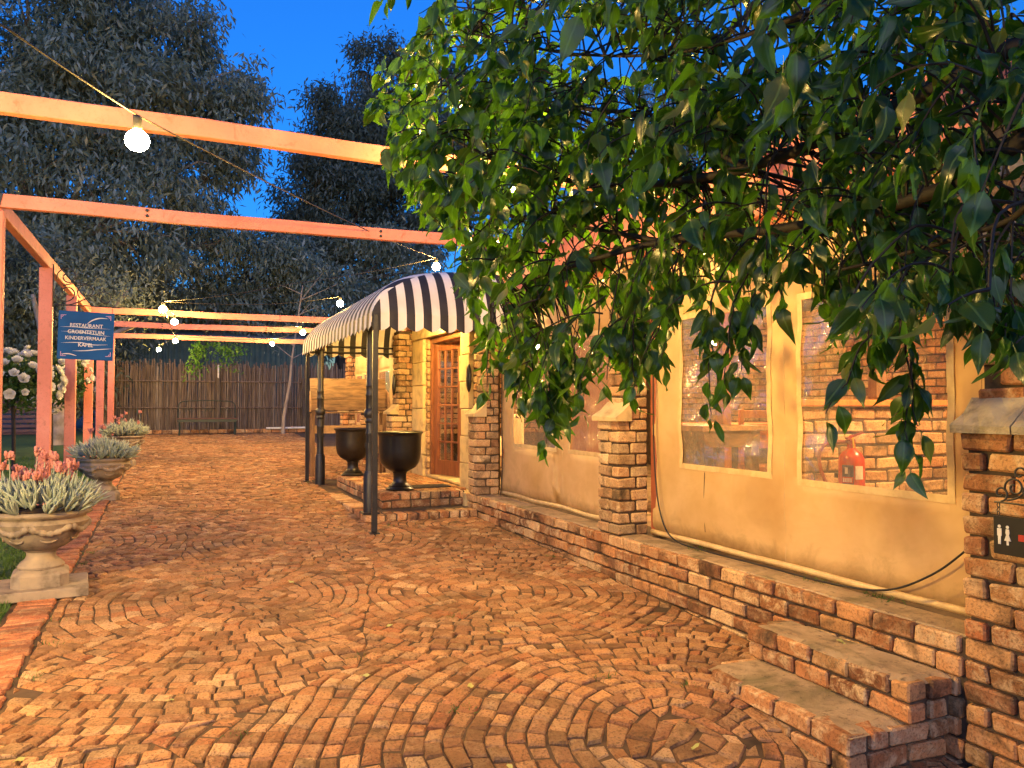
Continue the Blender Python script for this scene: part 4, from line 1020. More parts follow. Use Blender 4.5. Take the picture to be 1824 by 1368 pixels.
for sx_, sz_ in ((-1, 1), (1, 1), (-1, -1), (1, -1)):
    mb = MB(); mb.box((sx_ * .20, yy, sz_ * .205), (.045, .0012, .006)); mb.box((sx_ * .222, yy, sz_ * .185), (.006, .0012, .045)); mb.box((sx_ * .208, yy, sz_ * .192), (.018, .0012, .006), rot=(0, sx_ * sz_ * .78, 0)); mb.build('corner_flourish', M['signpink'], sg)
for x in (-.235, .235): mb = MB(); mb.tube([(x, 0, .235), (x, .0, .33)], .003, 5); mb.build('hanger_wire', M['wrought'], sg)
def scroll(cx, cz, r0, r1, a0, a1, n=26): return [(cx + (r0 + (r1 - r0) * s) * math.cos(a0 + (a1 - a0) * s), 0, cz + (r0 + (r1 - r0) * s) * math.sin(a0 + (a1 - a0) * s)) for s in np.linspace(0, 1, n)]
br = thing('scroll_bracket', 'wrought iron scroll bracket holding the blue sign on the pergola post', 'bracket', (PXL + .066, SY, 2.55))
for pts in (scroll(.13, .26, .10, .03, R(200), R(-250)), scroll(.12, .10, .11, .02, R(160), R(620)), scroll(.30, .12, .09, .025, R(230), R(-200)), scroll(.46, .055, .085, .02, R(200), R(-260)), spline([(.02, 0, -.02), (.15, 0, -.02), (.28, 0, .04), (.38, 0, .1)]), spline([(.09, 0, .17), (.2, 0, .2), (.3, 0, .2)]), [(0, 0, -.03), (.28, 0, -.025), (.60, 0, -.03)], [(.003, 0, -.05), (.003, 0, .38)]):
    mb = MB(); mb.tube(pts, .006, 6); mb.build('scroll', M['wrought'], br, smooth=True)

# ------------------------------------------------------------------ festoon lights
bulbs = [((-.15, 3.58, 2.61), 'nearest and largest lit bulb hanging in front of the pergola beam'), ((2.90, 9.05, 3.20), 'lit bulb just above the front of the striped awning'), ((2.2, 11.4, 3.0), 'lit bulb beside the top of the awning at its left slope'),
         ((-.14, 11.2, 2.78), 'lit bulb right of the blue sign, highest of the far cluster'), ((0, 12.85, 2.785), 'lit bulb against the second far beam'), ((2.13, 14.5, 2.85), 'lit bulb at the far tip of the awning'),
         ((.02, 17.3, 2.845), 'lit bulb against the third far beam above the green sprig'), ((1.90, 17.2, 2.84), 'lit bulb above the leaning sapling by the fence'), ((-.33, 20.0, 2.84), 'lowest lit bulb just above the stick fence'),
         ((-2.4, 3.2, 1.95), 'bright fill bulb added out of view over the lawn'), ((1.78, 4.02, 2.72), 'bright bulb added behind the leaves near the eaves, hidden from view')]  # these two are added bulbs, standing in for light from unseen sources
def bulb(p, label, mat='bulb'):
    t_ = thing('festoon_bulb', label, 'bulb', p, group='lit festoon bulbs')
    mb = MB(); mb.lathe([(0, -.048), (.024, -.044), (.042, -.028), (.048, -.006), (.042, .016), (.024, .034), (.014, .04), (0, .04)], 14); mb.build('glass_bulb', M[mat], t_, smooth=True)
    mb = MB(); mb.lathe([(0, .041), (.017, .041), (.019, .05), (.018, .09), (.008, .098), (0, .098)], 12); mb.build('socket', M['cable'], t_, smooth=True, auto=40)
for k, (p, l) in enumerate(bulbs): bulb(p, l, 'bulb_added' if k == 10 else 'bulb_medium' if k == 0 else 'added_yard_bulb' if k == 9 else 'bulb')
def string(pts, label, sag=.10, r=.0042, mat=None):
    P_ = []
    for a, b_ in zip(pts[:-1], pts[1:]):
        a = np.array(a, float); b_ = np.array(b_, float); L = np.linalg.norm(b_ - a); n = 14
        for k in range(n):
            s = k / n; q = a + (b_ - a) * s; q[2] -= sag * L / 5 * 4 * s * (1 - s); P_.append(q)
    P_.append(np.array(pts[-1], float))
    mb = MB(); mb.tube(P_, r, 5); tag(mb.build('festoon_cable', mat or M['palecable'], smooth=True), label, 'cable', 'festoon light cables')
top = lambda i, dz=.10: (bulbs[i][0][0], bulbs[i][0][1], bulbs[i][0][2] + dz)
string([(-2.4, 4.42, 2.90), top(9)], 'short cable of the added yard bulb under the near beam', .02)
string([(-1.6, 1.7, 2.95), (-.50, 2.95, 2.72), top(0), top(1)], 'light cable running from the upper left corner past the nearest bulb to the awning', .035)
string([(3.19, 2.9, 2.85), top(10), (1.4, 4.42, 2.90)], 'cable for the added bulb along the eaves behind the leaves', .04)
string([top(1), (1.2, 9.2, 2.9), top(3)], 'light cable crossing from the awning bulb toward the blue sign', .06)
string([top(2), (1.2, 11.1, 2.9), top(3), top(4), top(5)], 'light cable zigzagging between the far beams', .06)
string([top(3), top(6), top(8)], 'light cable running along the path toward the fence', .06)
string([top(5), top(7), top(6)], 'light cable looping under the third far beam', .10)

# ------------------------------------------------------------------ stone urn planters with succulents
def finger_leaf(L, w, bend, seg=5, rings=5):
    v = []; f = []
    for j in range(rings):
        s = j / (rings - 1); r = w * (.55 + .75 * math.sin(min(s * 1.15, 1) * math.pi * .75)) * (1 if s < .99 else .15); 
        x = bend * L * s * s
        for k in range(seg):
            a = 2 * math.pi * k / seg; v.append((x + r * math.cos(a), .75 * r * math.sin(a), L * s * (1 - .2 * abs(bend) * s)))
    for j in range(rings - 1):
        for k in range(seg):
            m_ = (k + 1) % seg; f.append((j * seg + k, j * seg + m_, (j + 1) * seg + m_, (j + 1) * seg + k))
    f.append(tuple((rings - 1) * seg + k for k in range(seg))); return np.array(v), f
def succulent(label, x, y, z, rad, seed, flowers):
    rs = np.random.default_rng(seed); random.seed(seed)
    t_ = thing('succulent_plant', label, 'plant', (x, y, z), group='succulents in the stone urns')
    mb = MB()
    for k in range(95):
        a = rs.uniform(0, 6.28); rr = rad * math.sqrt(rs.uniform(0, 1)) * 1.06; cx, cy = rr * math.cos(a), rr * math.sin(a)
        hz = .02 + .11 * (1 - (rr / rad) ** 2) * rs.uniform(.3, 1); lean = .75 * (rr / rad) ** 1.5
        for q in range(rs.integers(6, 10)):
            L = rs.uniform(.10, .20); v, f = finger_leaf(L, rs.uniform(.0065, .0095), rs.uniform(-.5, .1), 5, 4)
            az = rs.uniform(0, 6.28); til = rs.uniform(.05, .75)
            Rm = np.array((Matrix.Rotation(lean, 3, Vector((-math.sin(a), math.cos(a), 0))) @ Matrix.Rotation(az, 3, 'Z') @ Matrix.Rotation(til, 3, 'Y')))
            mb.add(v @ Rm.T + (cx, cy, hz), f)
    o = mb.build('fleshy_leaves', M['succ'], t_, smooth=True); o['kind'] = 'stuff'
    mb = MB()
    for k in range(40):
        a = rs.uniform(0, 6.28); rr = rad * rs.uniform(.8, 1.0); p = np.array([rr * math.cos(a), rr * math.sin(a), .01]); mb.tube([p * .7, p, p * 1.08 + (0, 0, -.02)], .006, 5)
    o = mb.build('woody_stems', M['twig'], t_); o['kind'] = 'stuff'
    for k in range(flowers):
        a = rs.uniform(0, 6.28); rr = rad * rs.uniform(.1, .85); b0 = np.array([rr * math.cos(a), rr * math.sin(a), .05]); H = rs.uniform(.18, .38); tip = b0 + np.array([rs.normal(0, .03), rs.normal(0, .03), H])
        mb = MB(); mb.tube(spline([b0, (b0 + tip) / 2 + rs.normal(0, .008, 3), tip], 4), .0032, 5); sk = mb.build('flower_stalk', M['succ'], t_)
        mb = MB()
        for q in range(rs.integers(8, 13)):
            az = q * 2.4; d = np.array([math.cos(az), math.sin(az), 0]); p = tip + d * rs.uniform(.006, .032) + (0, 0, rs.uniform(-.02, .014))
            pr = [(0, .004), (.008, .0), (.0105, -.014), (.0095, -.026), (.014, -.034), (.006, -.03), (0, -.03)]
            sub = MB(); sub.lathe(pr, 7); v = np.array(sub.v) @ np.array(Matrix.Rotation(rs.uniform(.1, .7), 3, Vector((-d[1], d[0], 0)))).T
            mb.add(v + p, sub.f)
        mb.build('flower_cluster', M['petal_pink'], sk, smooth=True)
def planter(label, x, y, slab_=True, s=1.0, rz=0.1):
    z = float(g(y)) - .005; t_ = thing('stone_urn_planter', label, 'planter', (x, y, z), rz, group='cast stone urn planters')
    h0 = 0
    if slab_: mb = MB(); mb.box((0, 0, .03), (.56, .52, .062), ch=.006); mb.build('slab', M['urnstone'], t_); h0 = .061
    def sq(pr, name, seg=8):
        mb = MB(); v = []; f = []
        for r, zz in pr:
            c = r * .32
            for px_, py_ in ((r, -r + c), (r, r - c), (r - c, r), (-r + c, r), (-r, r - c), (-r, -r + c), (-r + c, -r), (r - c, -r)): v.append((px_, py_, zz))
        for j in range(len(pr) - 1):
            for i in range(8): k = (i + 1) % 8; f.append((j * 8 + i, j * 8 + k, (j + 1) * 8 + k, (j + 1) * 8 + i))
        f.append(tuple(range(8))[::-1]); f.append(tuple((len(pr) - 1) * 8 + i for i in range(8)))
        mb.add(v, f); return mb.build(name, M['urnstone'], t_)
    sq([(.165, h0), (.165, h0 + .075), (.155, h0 + .09), (.12, h0 + .11)], 'plinth')
    mb = MB(); mb.lathe([(0, h0 + .11), (.135, h0 + .11), (.14, h0 + .125), (.12, h0 + .15), (.095, h0 + .17), (.085, h0 + .19), (.088, h0 + .215), (.115, h0 + .235), (0, h0 + .235)], 32); mb.build('stem', M['urnstone'], t_, smooth=True, auto=45)
    b0 = h0 + .232
    bowl = [(0, 0), (.10, 0), (.15, .018), (.20, .055), (.235, .10), (.255, .14), (.275, .165), (.285, .185), (.272, .195), (.262, .21), (.27, .222), (.295, .232), (.30, .246), (.285, .258), (.262, .262), (.25, .245), (.24, .2), (0, .19)]
    mb = MB(); mb.lathe([(r, b0 + zz) for r, zz in bowl], 56, ripple=lambda r, zz, a: r * (1 + (.012 * math.cos(28 * a) if r > .28 else .006 * math.cos(14 * a) if zz < b0 + .13 and r > .12 else 0))); mb.build('bowl', M['urnstone'], t_, smooth=True, auto=60)
    mb = MB(); mb.lathe([(0, b0 + .2), (.245, b0 + .2), (.24, b0 + .235), (.1, b0 + .255), (0, b0 + .26)], 24); mb.build('potting_soil', M['soil'], t_, smooth=True)
    # garlands and scrolls in relief
    nG = 7
    def surf(a, zz):
        rr = np.interp(zz, [0.018, .055, .10, .14, .165, .185], [.15, .20, .235, .255, .275, .285]); return np.array([rr * math.cos(a), rr * math.sin(a), b0 + zz])
    for q in range(nG):
        a0 = 2 * math.pi * q / nG; a1 = 2 * math.pi * (q + 1) / nG; am = (a0 + a1) / 2
        pts = [surf(a0 + (a1 - a0) * s, .172 - .045 * math.sin(math.pi * s)) * 1.0 for s in np.linspace(0, 1, 16)]
        mb = MB(); mb.tube(pts, [.017 + .009 * abs(math.sin(5 * math.pi * s)) for s in np.linspace(0, 1, 16)], 7)
        mb.build('garland', M['urnstone'], t_, smooth=True)
        for sgn_ in (-1, 1):
            pts = [surf(am + sgn_ * (.14 + .07 * (1 - s * .8) * math.cos(s * 9)), .125 + .028 * (1 - s * .8) * math.sin(s * 9)) for s in np.linspace(0, 1, 18)]
            mb = MB(); mb.tube(pts, .0085, 6); mb.build('scroll', M['urnstone'], t_, smooth=True)
        pts = [surf(am + .22 * math.cos(s), .085 + .018 * math.sin(s)) for s in np.linspace(math.pi, 2 * math.pi, 12)]
        mb = MB(); mb.tube(pts, [.004 + .006 * math.sin(math.pi * s) for s in np.linspace(0, 1, 12)], 6); mb.build('leaf_swag', M['urnstone'], t_, smooth=True)
    return (x, y, z + b0 + .245)
for (x, y, sl, lp, lq, sd, fl_) in ((-.80, 6.10, True, 'nearest carved stone urn planter standing on a square slab', 'grey-green succulent with many coral flowers in the nearest stone urn', 3, 24), (-.74, 10.45, False, 'middle carved stone urn planter beside the pergola posts', 'pale succulent spilling over the middle stone urn', 5, 2), (-.72, 14.3, False, 'farthest carved stone urn planter beside the pergola posts', 'succulent with a few pink flowers in the farthest stone urn', 9, 8)):
    p = planter(lp, x, y, sl); succulent(lq, *p, .265, sd, fl_)
random.seed(21)

# ------------------------------------------------------------------ brick edging of the path
eg = thing('path_edging', 'red brick soldier-course edging along the left side of the path', 'edging', (-.78, 8, float(g(8))))
y = 1.6; k = 0
while y < 19:
    if k < 260:
        o = brick(eg, (-.785 + random.gauss(0, .006), y, float(g(y)) - .028), .215, .068, .07, random.gauss(0, .03), M['red_brick'])
    y += .082; k += 1

# ------------------------------------------------------------------ stick fence
FY = 22.6
fn = thing('stick_fence', 'dark stick fence closing the far end of the path', 'fence', (.9, FY, float(g(FY))))
_sm = []
for k in range(6):
    mb = MB(); H = 1.0; L = 6; r = .017
    mb.tube([(random.uniform(-.012, .012), random.uniform(-.01, .01), H * s) for s in np.linspace(0, 1, 5)], [r * random.uniform(.8, 1.1) for _ in range(5)], 5); _sm.append(mb.mesh('stick', M['stick']))
xs = []; x = -1.75
while x < 4.4: xs.append(x); x += random.uniform(.032, .052)
rest = MB()
for k, x in enumerate(xs):
    h = random.uniform(1.78, 1.92); zb = float(g(FY)) - .05
    me = _sm[k % 6]
    if k < 150:
        o = link(bpy.data.objects.new('stick', me)); o.parent = fn; o.location = (x - .9, random.uniform(-.02, .02), -.05); o.scale = (random.uniform(.8, 1.25), 1, h); o.rotation_euler = (0, random.gauss(0, .012), random.uniform(0, 6))
    else: rest.tube([(x - .9, random.uniform(-.02, .02), -.05), (x - .9 + random.gauss(0, .02), 0, h)], .017, 5)
x = -1.75
while x < 4.6:                                   # a second thinner layer behind
    rest.tube([(x - .9, .05, -.05), (x - .9 + random.gauss(0, .02), .05, random.uniform(1.7, 1.95))], random.uniform(.012, .018), 4); x += .034
if rest.v: o = rest.build('stick_layer', M['stick'], fn); o['kind'] = 'stuff'
for z in (1.35, .65): mb = MB(); mb.tube([(-2.7, -.035, z), (3.7, -.035, z + .01)], .022, 6); mb.build('rail', M['stick'], fn)
for x in (1.1, 3.35): mb = MB(); mb.box((x - .9, -.09, .72), (.09, .09, 1.5), ch=.01); mb.build('fence_post', M['bark'], fn)
mb = MB(); mb.tube([(.2, -.12, 1.45), (.2, -.12, 1.8)], .022, 8); mb.build('standpipe', M['white'], fn)
# kerb and white pipe at its foot
kb = thing('brick_kerb', 'low kerb of bricks at the foot of the stick fence', 'kerb', (1, FY - .45, float(g(FY))))
x = -1.5
while x < 4.2: brick(kb, (x, FY - .45, float(g(FY)) + .03), .21, .1, .1, 0); x += .225
mb = MB(); mb.tube([(2.3, FY - .53, float(g(FY)) + .10), (4.3, FY - .53, float(g(FY)) + .11)], .03, 8); tag(mb.build('white_pipe', M['white'], smooth=True), 'white plastic pipe lying along the foot of the fence', 'pipe')

# ------------------------------------------------------------------ garden bench by the fence
gb = thing('garden_bench', 'dark metal garden bench with arched scroll back before the fence', 'bench', (.80, 21.5, float(g(21.5))))
for k in range(4): mb = MB(); mb.bx(-.72, .72, -.2 + k * .1, -.11 + k * .1, .40, .43, ch=.004); mb.build('seat_slat', M['slat'], gb)
mb = MB(); mb.bx(-.70, .70, -.19, -.17, .33, .40); mb.build('apron', M['benchgreen'], gb)
for x in (-.66, .66):
    for y in (-.17, .17): mb = MB(); mb.tube([(x, y, -.005), (x + .015, y, .2), (x, y, .40)], .022, 6); mb.build('leg', M['benchgreen'], gb)
mb = MB(); mb.tube(spline([(-.68, .2, .42), (-.68, .23, .72), (-.6, .24, .84), (-.3, .25, .87), (0, .25, .88), (.3, .25, .87), (.6, .24, .84), (.68, .23, .72), (.68, .2, .42)]), .015, 6); mb.build('back_frame', M['benchgreen'], gb, smooth=True)
for x in (-.45, 0, .45):
    for s in (-1, 1): mb = MB(); mb.tube([(x + s * q[0], .235, .62 + q[2]) for q in scroll(.07, 0, .075, .02, R(180), R(-260))], .006, 5); mb.build('scroll', M['benchgreen'], gb)
# slatted bench behind the roses
sb = thing('slatted_bench', 'dark red slatted park bench behind the white roses on the lawn', 'bench', (-2.75, 16.2, float(g(16.2))))
for k in range(7): mb = MB(); mb.box((0, .28 + .02 * k, .46 + k * .085), (1.35, .025, .06), rot=(-.2, 0, 0), ch=.004); mb.build('back_slat', M['slat'], sb)
for k in range(5): mb = MB(); mb.box((0, -.17 + k * .095, .42), (1.35, .07, .025), ch=.004); mb.build('seat_slat', M['slat'], sb)
for x in (-.6, .6):
    mb = MB(); mb.tube([(x, .42, 1.02), (x, .27, .42), (x, .25, -.005)], .025, 6); mb.build('leg', M['benchgreen'], sb); mb = MB(); mb.tube([(x, -.2, .60), (x, -.2, -.005)], .025, 6); mb.build('leg', M['benchgreen'], sb); mb = MB(); mb.tube([(x, -.22, .61), (x, .3, .63)], .022, 6); mb.build('armrest', M['benchgreen'], sb)

# ------------------------------------------------------------------ green shed beyond the fence
sh = thing('garden_shed', 'green corrugated shed rising behind the stick fence', 'shed', (1.2, 28, float(g(26))))
mb = MB(); n = 150; v = []; f = []
for i in range(n):
    x = -3.2 + 6.6 * i / (n - 1); v += [(x, .02 * math.sin(i * 1.6), -.05), (x, .02 * math.sin(i * 1.6), 2.95)]
for i in range(n - 1): f.append((2 * i, 2 * i + 2, 2 * i + 3, 2 * i + 1))
mb.add(v, f); mb.build('front_wall', M['shed'], sh)
for x in (-3.2, 3.4): mb = MB(); mb.bx(x - .03, x + .03, .03, 3.5, -.05, 2.95); mb.build('side_wall', M['shed'], sh)
mb = MB(); mb.add([(-3.5, -.3, 2.92), (3.7, -.3, 2.92), (3.7, 3.8, 3.6), (-3.5, 3.8, 3.6), (-3.5, -.3, 2.86), (3.7, -.3, 2.86), (3.7, 3.8, 3.54), (-3.5, 3.8, 3.54)], [(0, 1, 2, 3), (4, 7, 6, 5), (0, 4, 5, 1), (1, 5, 6, 2), (2, 6, 7, 3), (3, 7, 4, 0)]); mb.build('roof', M['shed_roof'], sh)

# ------------------------------------------------------------------ toilet sign on the near pillar
ts = thing('toilet_sign', 'black toilet sign with white figures and red arrow on the near pillar', 'sign', (2.915, 1.96, 1.01), R(-90), group=None)
# local x runs along -Y (to the right), local y away from the path
mb = MB(); mb.box((0, 0, 0), (.21, .006, .145), ch=.0015); mb.build('sign_plate', M['signblack'], ts)
def fig(x, woman):
    mb = MB(); y = -.0042
    mb.lathe([(0, -.001), (.006, -.001), (.006, .001), (0, .001)], 12); v = np.array(mb.v); v = np.column_stack([v[:, 0] + x, v[:, 2] + y, v[:, 1] + .034]); mb.v = [tuple(p) for p in v]
    if woman: P_ = [(-.006, .026), (.006, .026), (.008, .012), (.005, .004), (.013, -.018), (.004, -.018), (.004, -.034), (-.004, -.034), (-.004, -.018), (-.013, -.018), (-.005, .004), (-.008, .012)]
    else: P_ = [(-.0085, .026), (.0085, .026), (.0085, -.002), (.0055, -.002), (.005, -.034), (.001, -.034), (0, -.006), (-.001, -.034), (-.005, -.034), (-.0055, -.002), (-.0085, -.002)]
    v = [(x + a, y - .001, b_) for a, b_ in P_] + [(x + a, y + .001, b_) for a, b_ in P_]; n = len(P_)
    mb.add(v, [tuple(range(n))[::-1], tuple(range(n, 2 * n))] + [(i, (i + 1) % n, (i + 1) % n + n, i + n) for i in range(n)])
    mb.build('woman_figure' if woman else 'man_figure', M['white'], ts)
fig(-.080, False); fig(-.048, True)
P_ = [(-.018, .012), (.02, .012), (.02, .026), (.05, 0), (.02, -.026), (.02, -.012), (-.018, -.012)]
mb = MB(); n = 7; v = [(a + .012, -.0052, b_) for a, b_ in P_] + [(a + .012, -.0032, b_) for a, b_ in P_]; mb.add(v, [tuple(range(n)), tuple(range(2 * n - 1, n - 1, -1))] + [(i, i + n, (i + 1) % n + n, (i + 1) % n) for i in range(n)]); mb.build('arrow', M['signred'], ts)
for x in (-.085, .085):
    for q in range(3): mb = MB(); mb.tube([(x + .005 * math.cos(a), .005 * math.sin(a) * (q % 2), .082 + q * .016 + .010 * math.sin(a)) for a in np.linspace(0, 6.28, 10)], .0018, 5); mb.build('chain_link', M['wrought'], ts)
tb = thing('scroll_bracket', 'small wrought iron scroll bracket above the toilet sign', 'bracket', (2.915, 1.96, 1.135), R(-90))
for pts in ([(-.1, 0, 0), (.13, 0, .0)], scroll(-.075, .035, .03, .008, R(-90), R(330)), scroll(-.02, .06, .04, .01, R(200), R(-280)), scroll(.035, .045, .042, .01, R(-80), R(350)), scroll(-.0, .115, .03, .008, R(-60), R(330)), spline([(-.05, 0, .01), (.0, 0, .03), (.05, 0, .09), (.02, 0, .14)])):
    mb = MB(); mb.tube(pts, .004, 6); mb.build('scroll', M['wrought'], tb, smooth=True)
mb = MB(); mb.tube([(.13, 0, 0), (.13, .11, 0)], .005, 6); mb.tube([(.13, .0, -.0), (.13, 0, .12), (.13, .1, .12)], .004, 6); mb.build('wall_arm', M['wrought'], tb)
# ================================================================== vegetation
def rot_to(dirs, up_jit, rs):
    """rotation matrices whose y axis follows dirs"""
    n = len(dirs); y = dirs / np.linalg.norm(dirs, axis=1, keepdims=True)
    r = rs.normal(size=(n, 3)) * up_jit + np.array([0, 0, 1.0]); x = np.cross(y, r); x /= np.linalg.norm(x, axis=1, keepdims=True) + 1e-9
    z = np.cross(x, y); return np.stack([x, y, z], axis=2)
def scatter_leaves(name, pos, dirs, size, base_v, base_f, mat, parent, rs, up=.8, uv=None):
    Rm = rot_to(dirs, up, rs); n = len(pos); bv = np.asarray(base_v)
    V = np.einsum('nij,kj->nki', Rm, bv) * size[:, None, None] + pos[:, None, :]
    k = len(bv); F_ = np.concatenate([np.array(f) for f in base_f]); lt = np.array([len(f) for f in base_f])
    flat = (F_[None, :] + (np.arange(n) * k)[:, None]).ravel(); lts = np.tile(lt, n)
    UV = None
    if uv is not None: UV = np.tile(np.array([uv[i] for f in base_f for i in f]), (n, 1))
    me = fast_mesh(name, V.reshape(-1, 3), flat, lts, mat, UV)
    o = link(bpy.data.objects.new(name, me)); o.parent = parent
    if parent: o.location = -parent.location
    return o
GUM_V = [(0, 0, 0), (.14, .4, .03), (.0, 1, -.05), (-.14, .4, .03)]; GUM_F = [(0, 1, 2, 3)]
OVAL_V = [(0, 0, 0), (.22, .3, .05), (.2, .65, .03), (0, 1, -.06), (-.2, .65, .03), (-.22, .3, .05)]; OVAL_F = [(0, 1, 2, 3), (0, 3, 4, 5)]
def big_tree(name, label, base, trunk_h, blobs, nleaf, mat, seed, lsize=(.18, .32), group='tall trees behind the garden', droop=.9, trunk_r=.28, bark=None):
    """blobs: (centre, radii) lobes of the crown; leaves sit in small clumps on their shells"""
    rs = np.random.default_rng(seed)
    t_ = thing(name, label, 'tree', base, group=group)
    base = np.array(base, float)
    cs = np.array([b_[0] for b_ in blobs]); top = base + (0, 0, trunk_h)
    mb = MB(); pts = [base + (0, 0, -.1)] + [base + np.array([.25 * math.sin(k), .2 * math.cos(k * 1.7), trunk_h * k / 4]) for k in range(1, 5)]
    mb.tube(spline(pts, 4), list(np.linspace(trunk_r, trunk_r * .55, 17)), 9); mb.build('trunk', bark or M['bark'], t_, smooth=True, world=True)
    for c, r in blobs:
        mb = MB()
        c = np.array(c); st_ = base + (pts[-1] - base) * rs.uniform(.55, 1.0); md = (st_ + c) / 2 + rs.normal(0, .35, 3) + (0, 0, -.3)
        P_ = spline([st_, md, c], 5); mb.tube(P_, list(np.linspace(trunk_r * .4, .03, len(P_))), 6)
        for q in range(8):
            d = rs.normal(size=3); d /= np.linalg.norm(d); e = c + d * np.array(r) * .85; mb.tube([c * .7 + md * .3, (c + e) / 2 + rs.normal(0, .15, 3), e], [.05, .03, .012], 4)
        mb.build('limb', bark or M['bark'], t_, world=True)
    vol = np.array([r[0] * r[1] + r[1] * r[2] + r[0] * r[2] for _, r in blobs]); w = vol / vol.sum()
    ncl = nleaf // 26; which = rs.choice(len(blobs), ncl, p=w)
    nsub = 26; sd_ = rs.normal(size=(len(blobs), nsub, 3)); sd_ /= np.linalg.norm(sd_, axis=2, keepdims=True)
    d = sd_[which, rs.integers(0, nsub, ncl)]
    rad = np.array([r for _, r in blobs])[which]; fill = rs.uniform(size=ncl) < .16
    lump = np.where(fill, rs.uniform(.1, .8, ncl), .80 + rs.normal(0, .05, ncl))
    q_ = rs.normal(size=(ncl, 3)); q_ /= np.linalg.norm(q_, axis=1, keepdims=True)
    cc = cs[which] + d * rad * lump[:, None] + q_ * rad.mean(axis=1)[:, None] * np.where(fill, .3, .24 * rs.uniform(.4, 1.1, ncl))[:, None]
    d = d * .5 + q_ * .7
    pos = np.repeat(cc, 26, axis=0) + rs.normal(size=(ncl * 26, 3)) * np.array([.26, .26, .20]); n = len(pos)
    dirs = rs.normal(size=(n, 3)) * .75 + np.repeat(d, 26, axis=0) * .35 + np.array([0, 0, -droop])
    o = scatter_leaves('crown', pos, dirs, rs.uniform(lsize[0], lsize[1], n), GUM_V, GUM_F, mat, t_, rs); o['kind'] = 'stuff'
    return t_
def B(px, py, Y, rpx, rpz, depth=None):
    c = onY(px, py, Y); d = np.linalg.norm(c - CAM) * .95; rx = rpx * d / F_PX; rz = rpz * d / F_PX; return (tuple(c), (rx, depth or max(rx, rz) * .9, rz))
gz = float(g(30))
big_tree('gum_tree', 'huge grey-green gum tree filling the upper left behind the pergola', (-3.5, 27, gz), 7.5,
         [B(60, 60, 27, 160, 150), B(250, 20, 27, 130, 120), B(330, 140, 27, 120, 110), B(180, 200, 26, 150, 120), B(395, 215, 27.5, 85, 85), B(40, 300, 26, 150, 120), B(300, 300, 27, 130, 90), B(400, 290, 28, 60, 60), B(200, 400, 26, 150, 90), B(60, 470, 25.5, 150, 90), B(340, 420, 28, 90, 70), B(-120, 200, 27, 140, 200)], 95000, M['gumleaf'], 5, trunk_r=.38, bark=M['palebark'])
big_tree('dark_gum_tree', 'dark conical gum tree behind the pergola in the centre', (6.2, 33, gz), 7.0,
         [B(680, 130, 33, 60, 62), B(620, 190, 33, 70, 70), B(580, 270, 33, 65, 70), B(680, 260, 33, 110, 100), B(540, 340, 33, 62, 70), B(640, 370, 33, 110, 90), B(560, 430, 33, 80, 60), B(740, 380, 33, 110, 90), B(790, 220, 34, 110, 110)], 64000, M['darkleaf'], 8, trunk_r=.34)
big_tree('gum_tree', 'broad gum tree glimpsed through the leaves right of the dark gum tree', (13, 34, gz), 6.5,
         [B(900, 260, 35, 110, 110), B(1020, 220, 35, 100, 100), B(1140, 240, 35, 100, 95), B(1240, 230, 35, 90, 90), B(960, 380, 35, 140, 90), B(1120, 370, 35, 130, 90)], 40000, M['gumleaf'], 14)
big_tree('garden_tree', 'dense dark tree beyond the stick fence under the far beams', (-.5, 30, gz), 4.2,
         [B(470, 480, 30, 120, 70), B(300, 530, 30, 130, 60), B(160, 560, 29, 130, 70), B(420, 560, 30, 110, 60), B(40, 590, 28, 110, 80), B(560, 540, 30, 110, 70), B(680, 480, 31, 120, 70), B(520, 600, 31, 90, 40)], 64000, M['gumleaf'], 17, trunk_r=.22)
big_tree('garden_tree', 'low dark hedge tree behind the roses at the left edge', (-7, 21, float(g(21))), 2.6,
         [B(-40, 640, 21, 110, 80), B(60, 640, 22, 90, 70), B(130, 690, 22.5, 60, 55), B(20, 560, 22, 110, 70), B(-60, 480, 21, 110, 90), B(170, 650, 24, 60, 60)], 30000, M['darkleaf'], 23, lsize=(.14, .24), trunk_r=.2)
# gnarled trunk behind the pergola posts
gt = thing('gnarled_tree', 'gnarled old trunk standing behind the pergola posts', 'tree', (-2.3, 19.3, float(g(19.3))))
mb = MB(); P_ = spline([(0, 0, -.1), (.05, 0, .4), (-.1, 0, .9), (.05, .1, 1.5), (.3, .1, 2.2), (.7, .2, 2.9)], 6); mb.tube(P_, [.3 * (1 - .6 * k / len(P_)) * (1 + .18 * math.sin(k * 1.9)) for k in range(len(P_))], 12); mb.build('trunk', M['palebark'], gt, smooth=True)
for e in ((1.3, .3, 3.4), (1.5, 0, 2.6), (-.5, .2, 3.2)): mb = MB(); mb.tube(spline([(.05, .1, 1.5), (e[0] * .5, .1, 2.2), e], 5), list(np.linspace(.11, .04, 11)), 7); mb.build('limb', M['palebark'], gt, smooth=True)
rs = np.random.default_rng(5); n = 2600; pos = rs.normal(size=(n, 3)) * (.75, .5, .35) + (-1.6, 19.4, float(g(19.3)) + 3.25)
scatter_leaves('crown', pos, rs.normal(size=(n, 3)) + (0, 0, -.6), rs.uniform(.08, .15, n), GUM_V, GUM_F, M['gumleaf'], gt, rs)['kind'] = 'stuff'
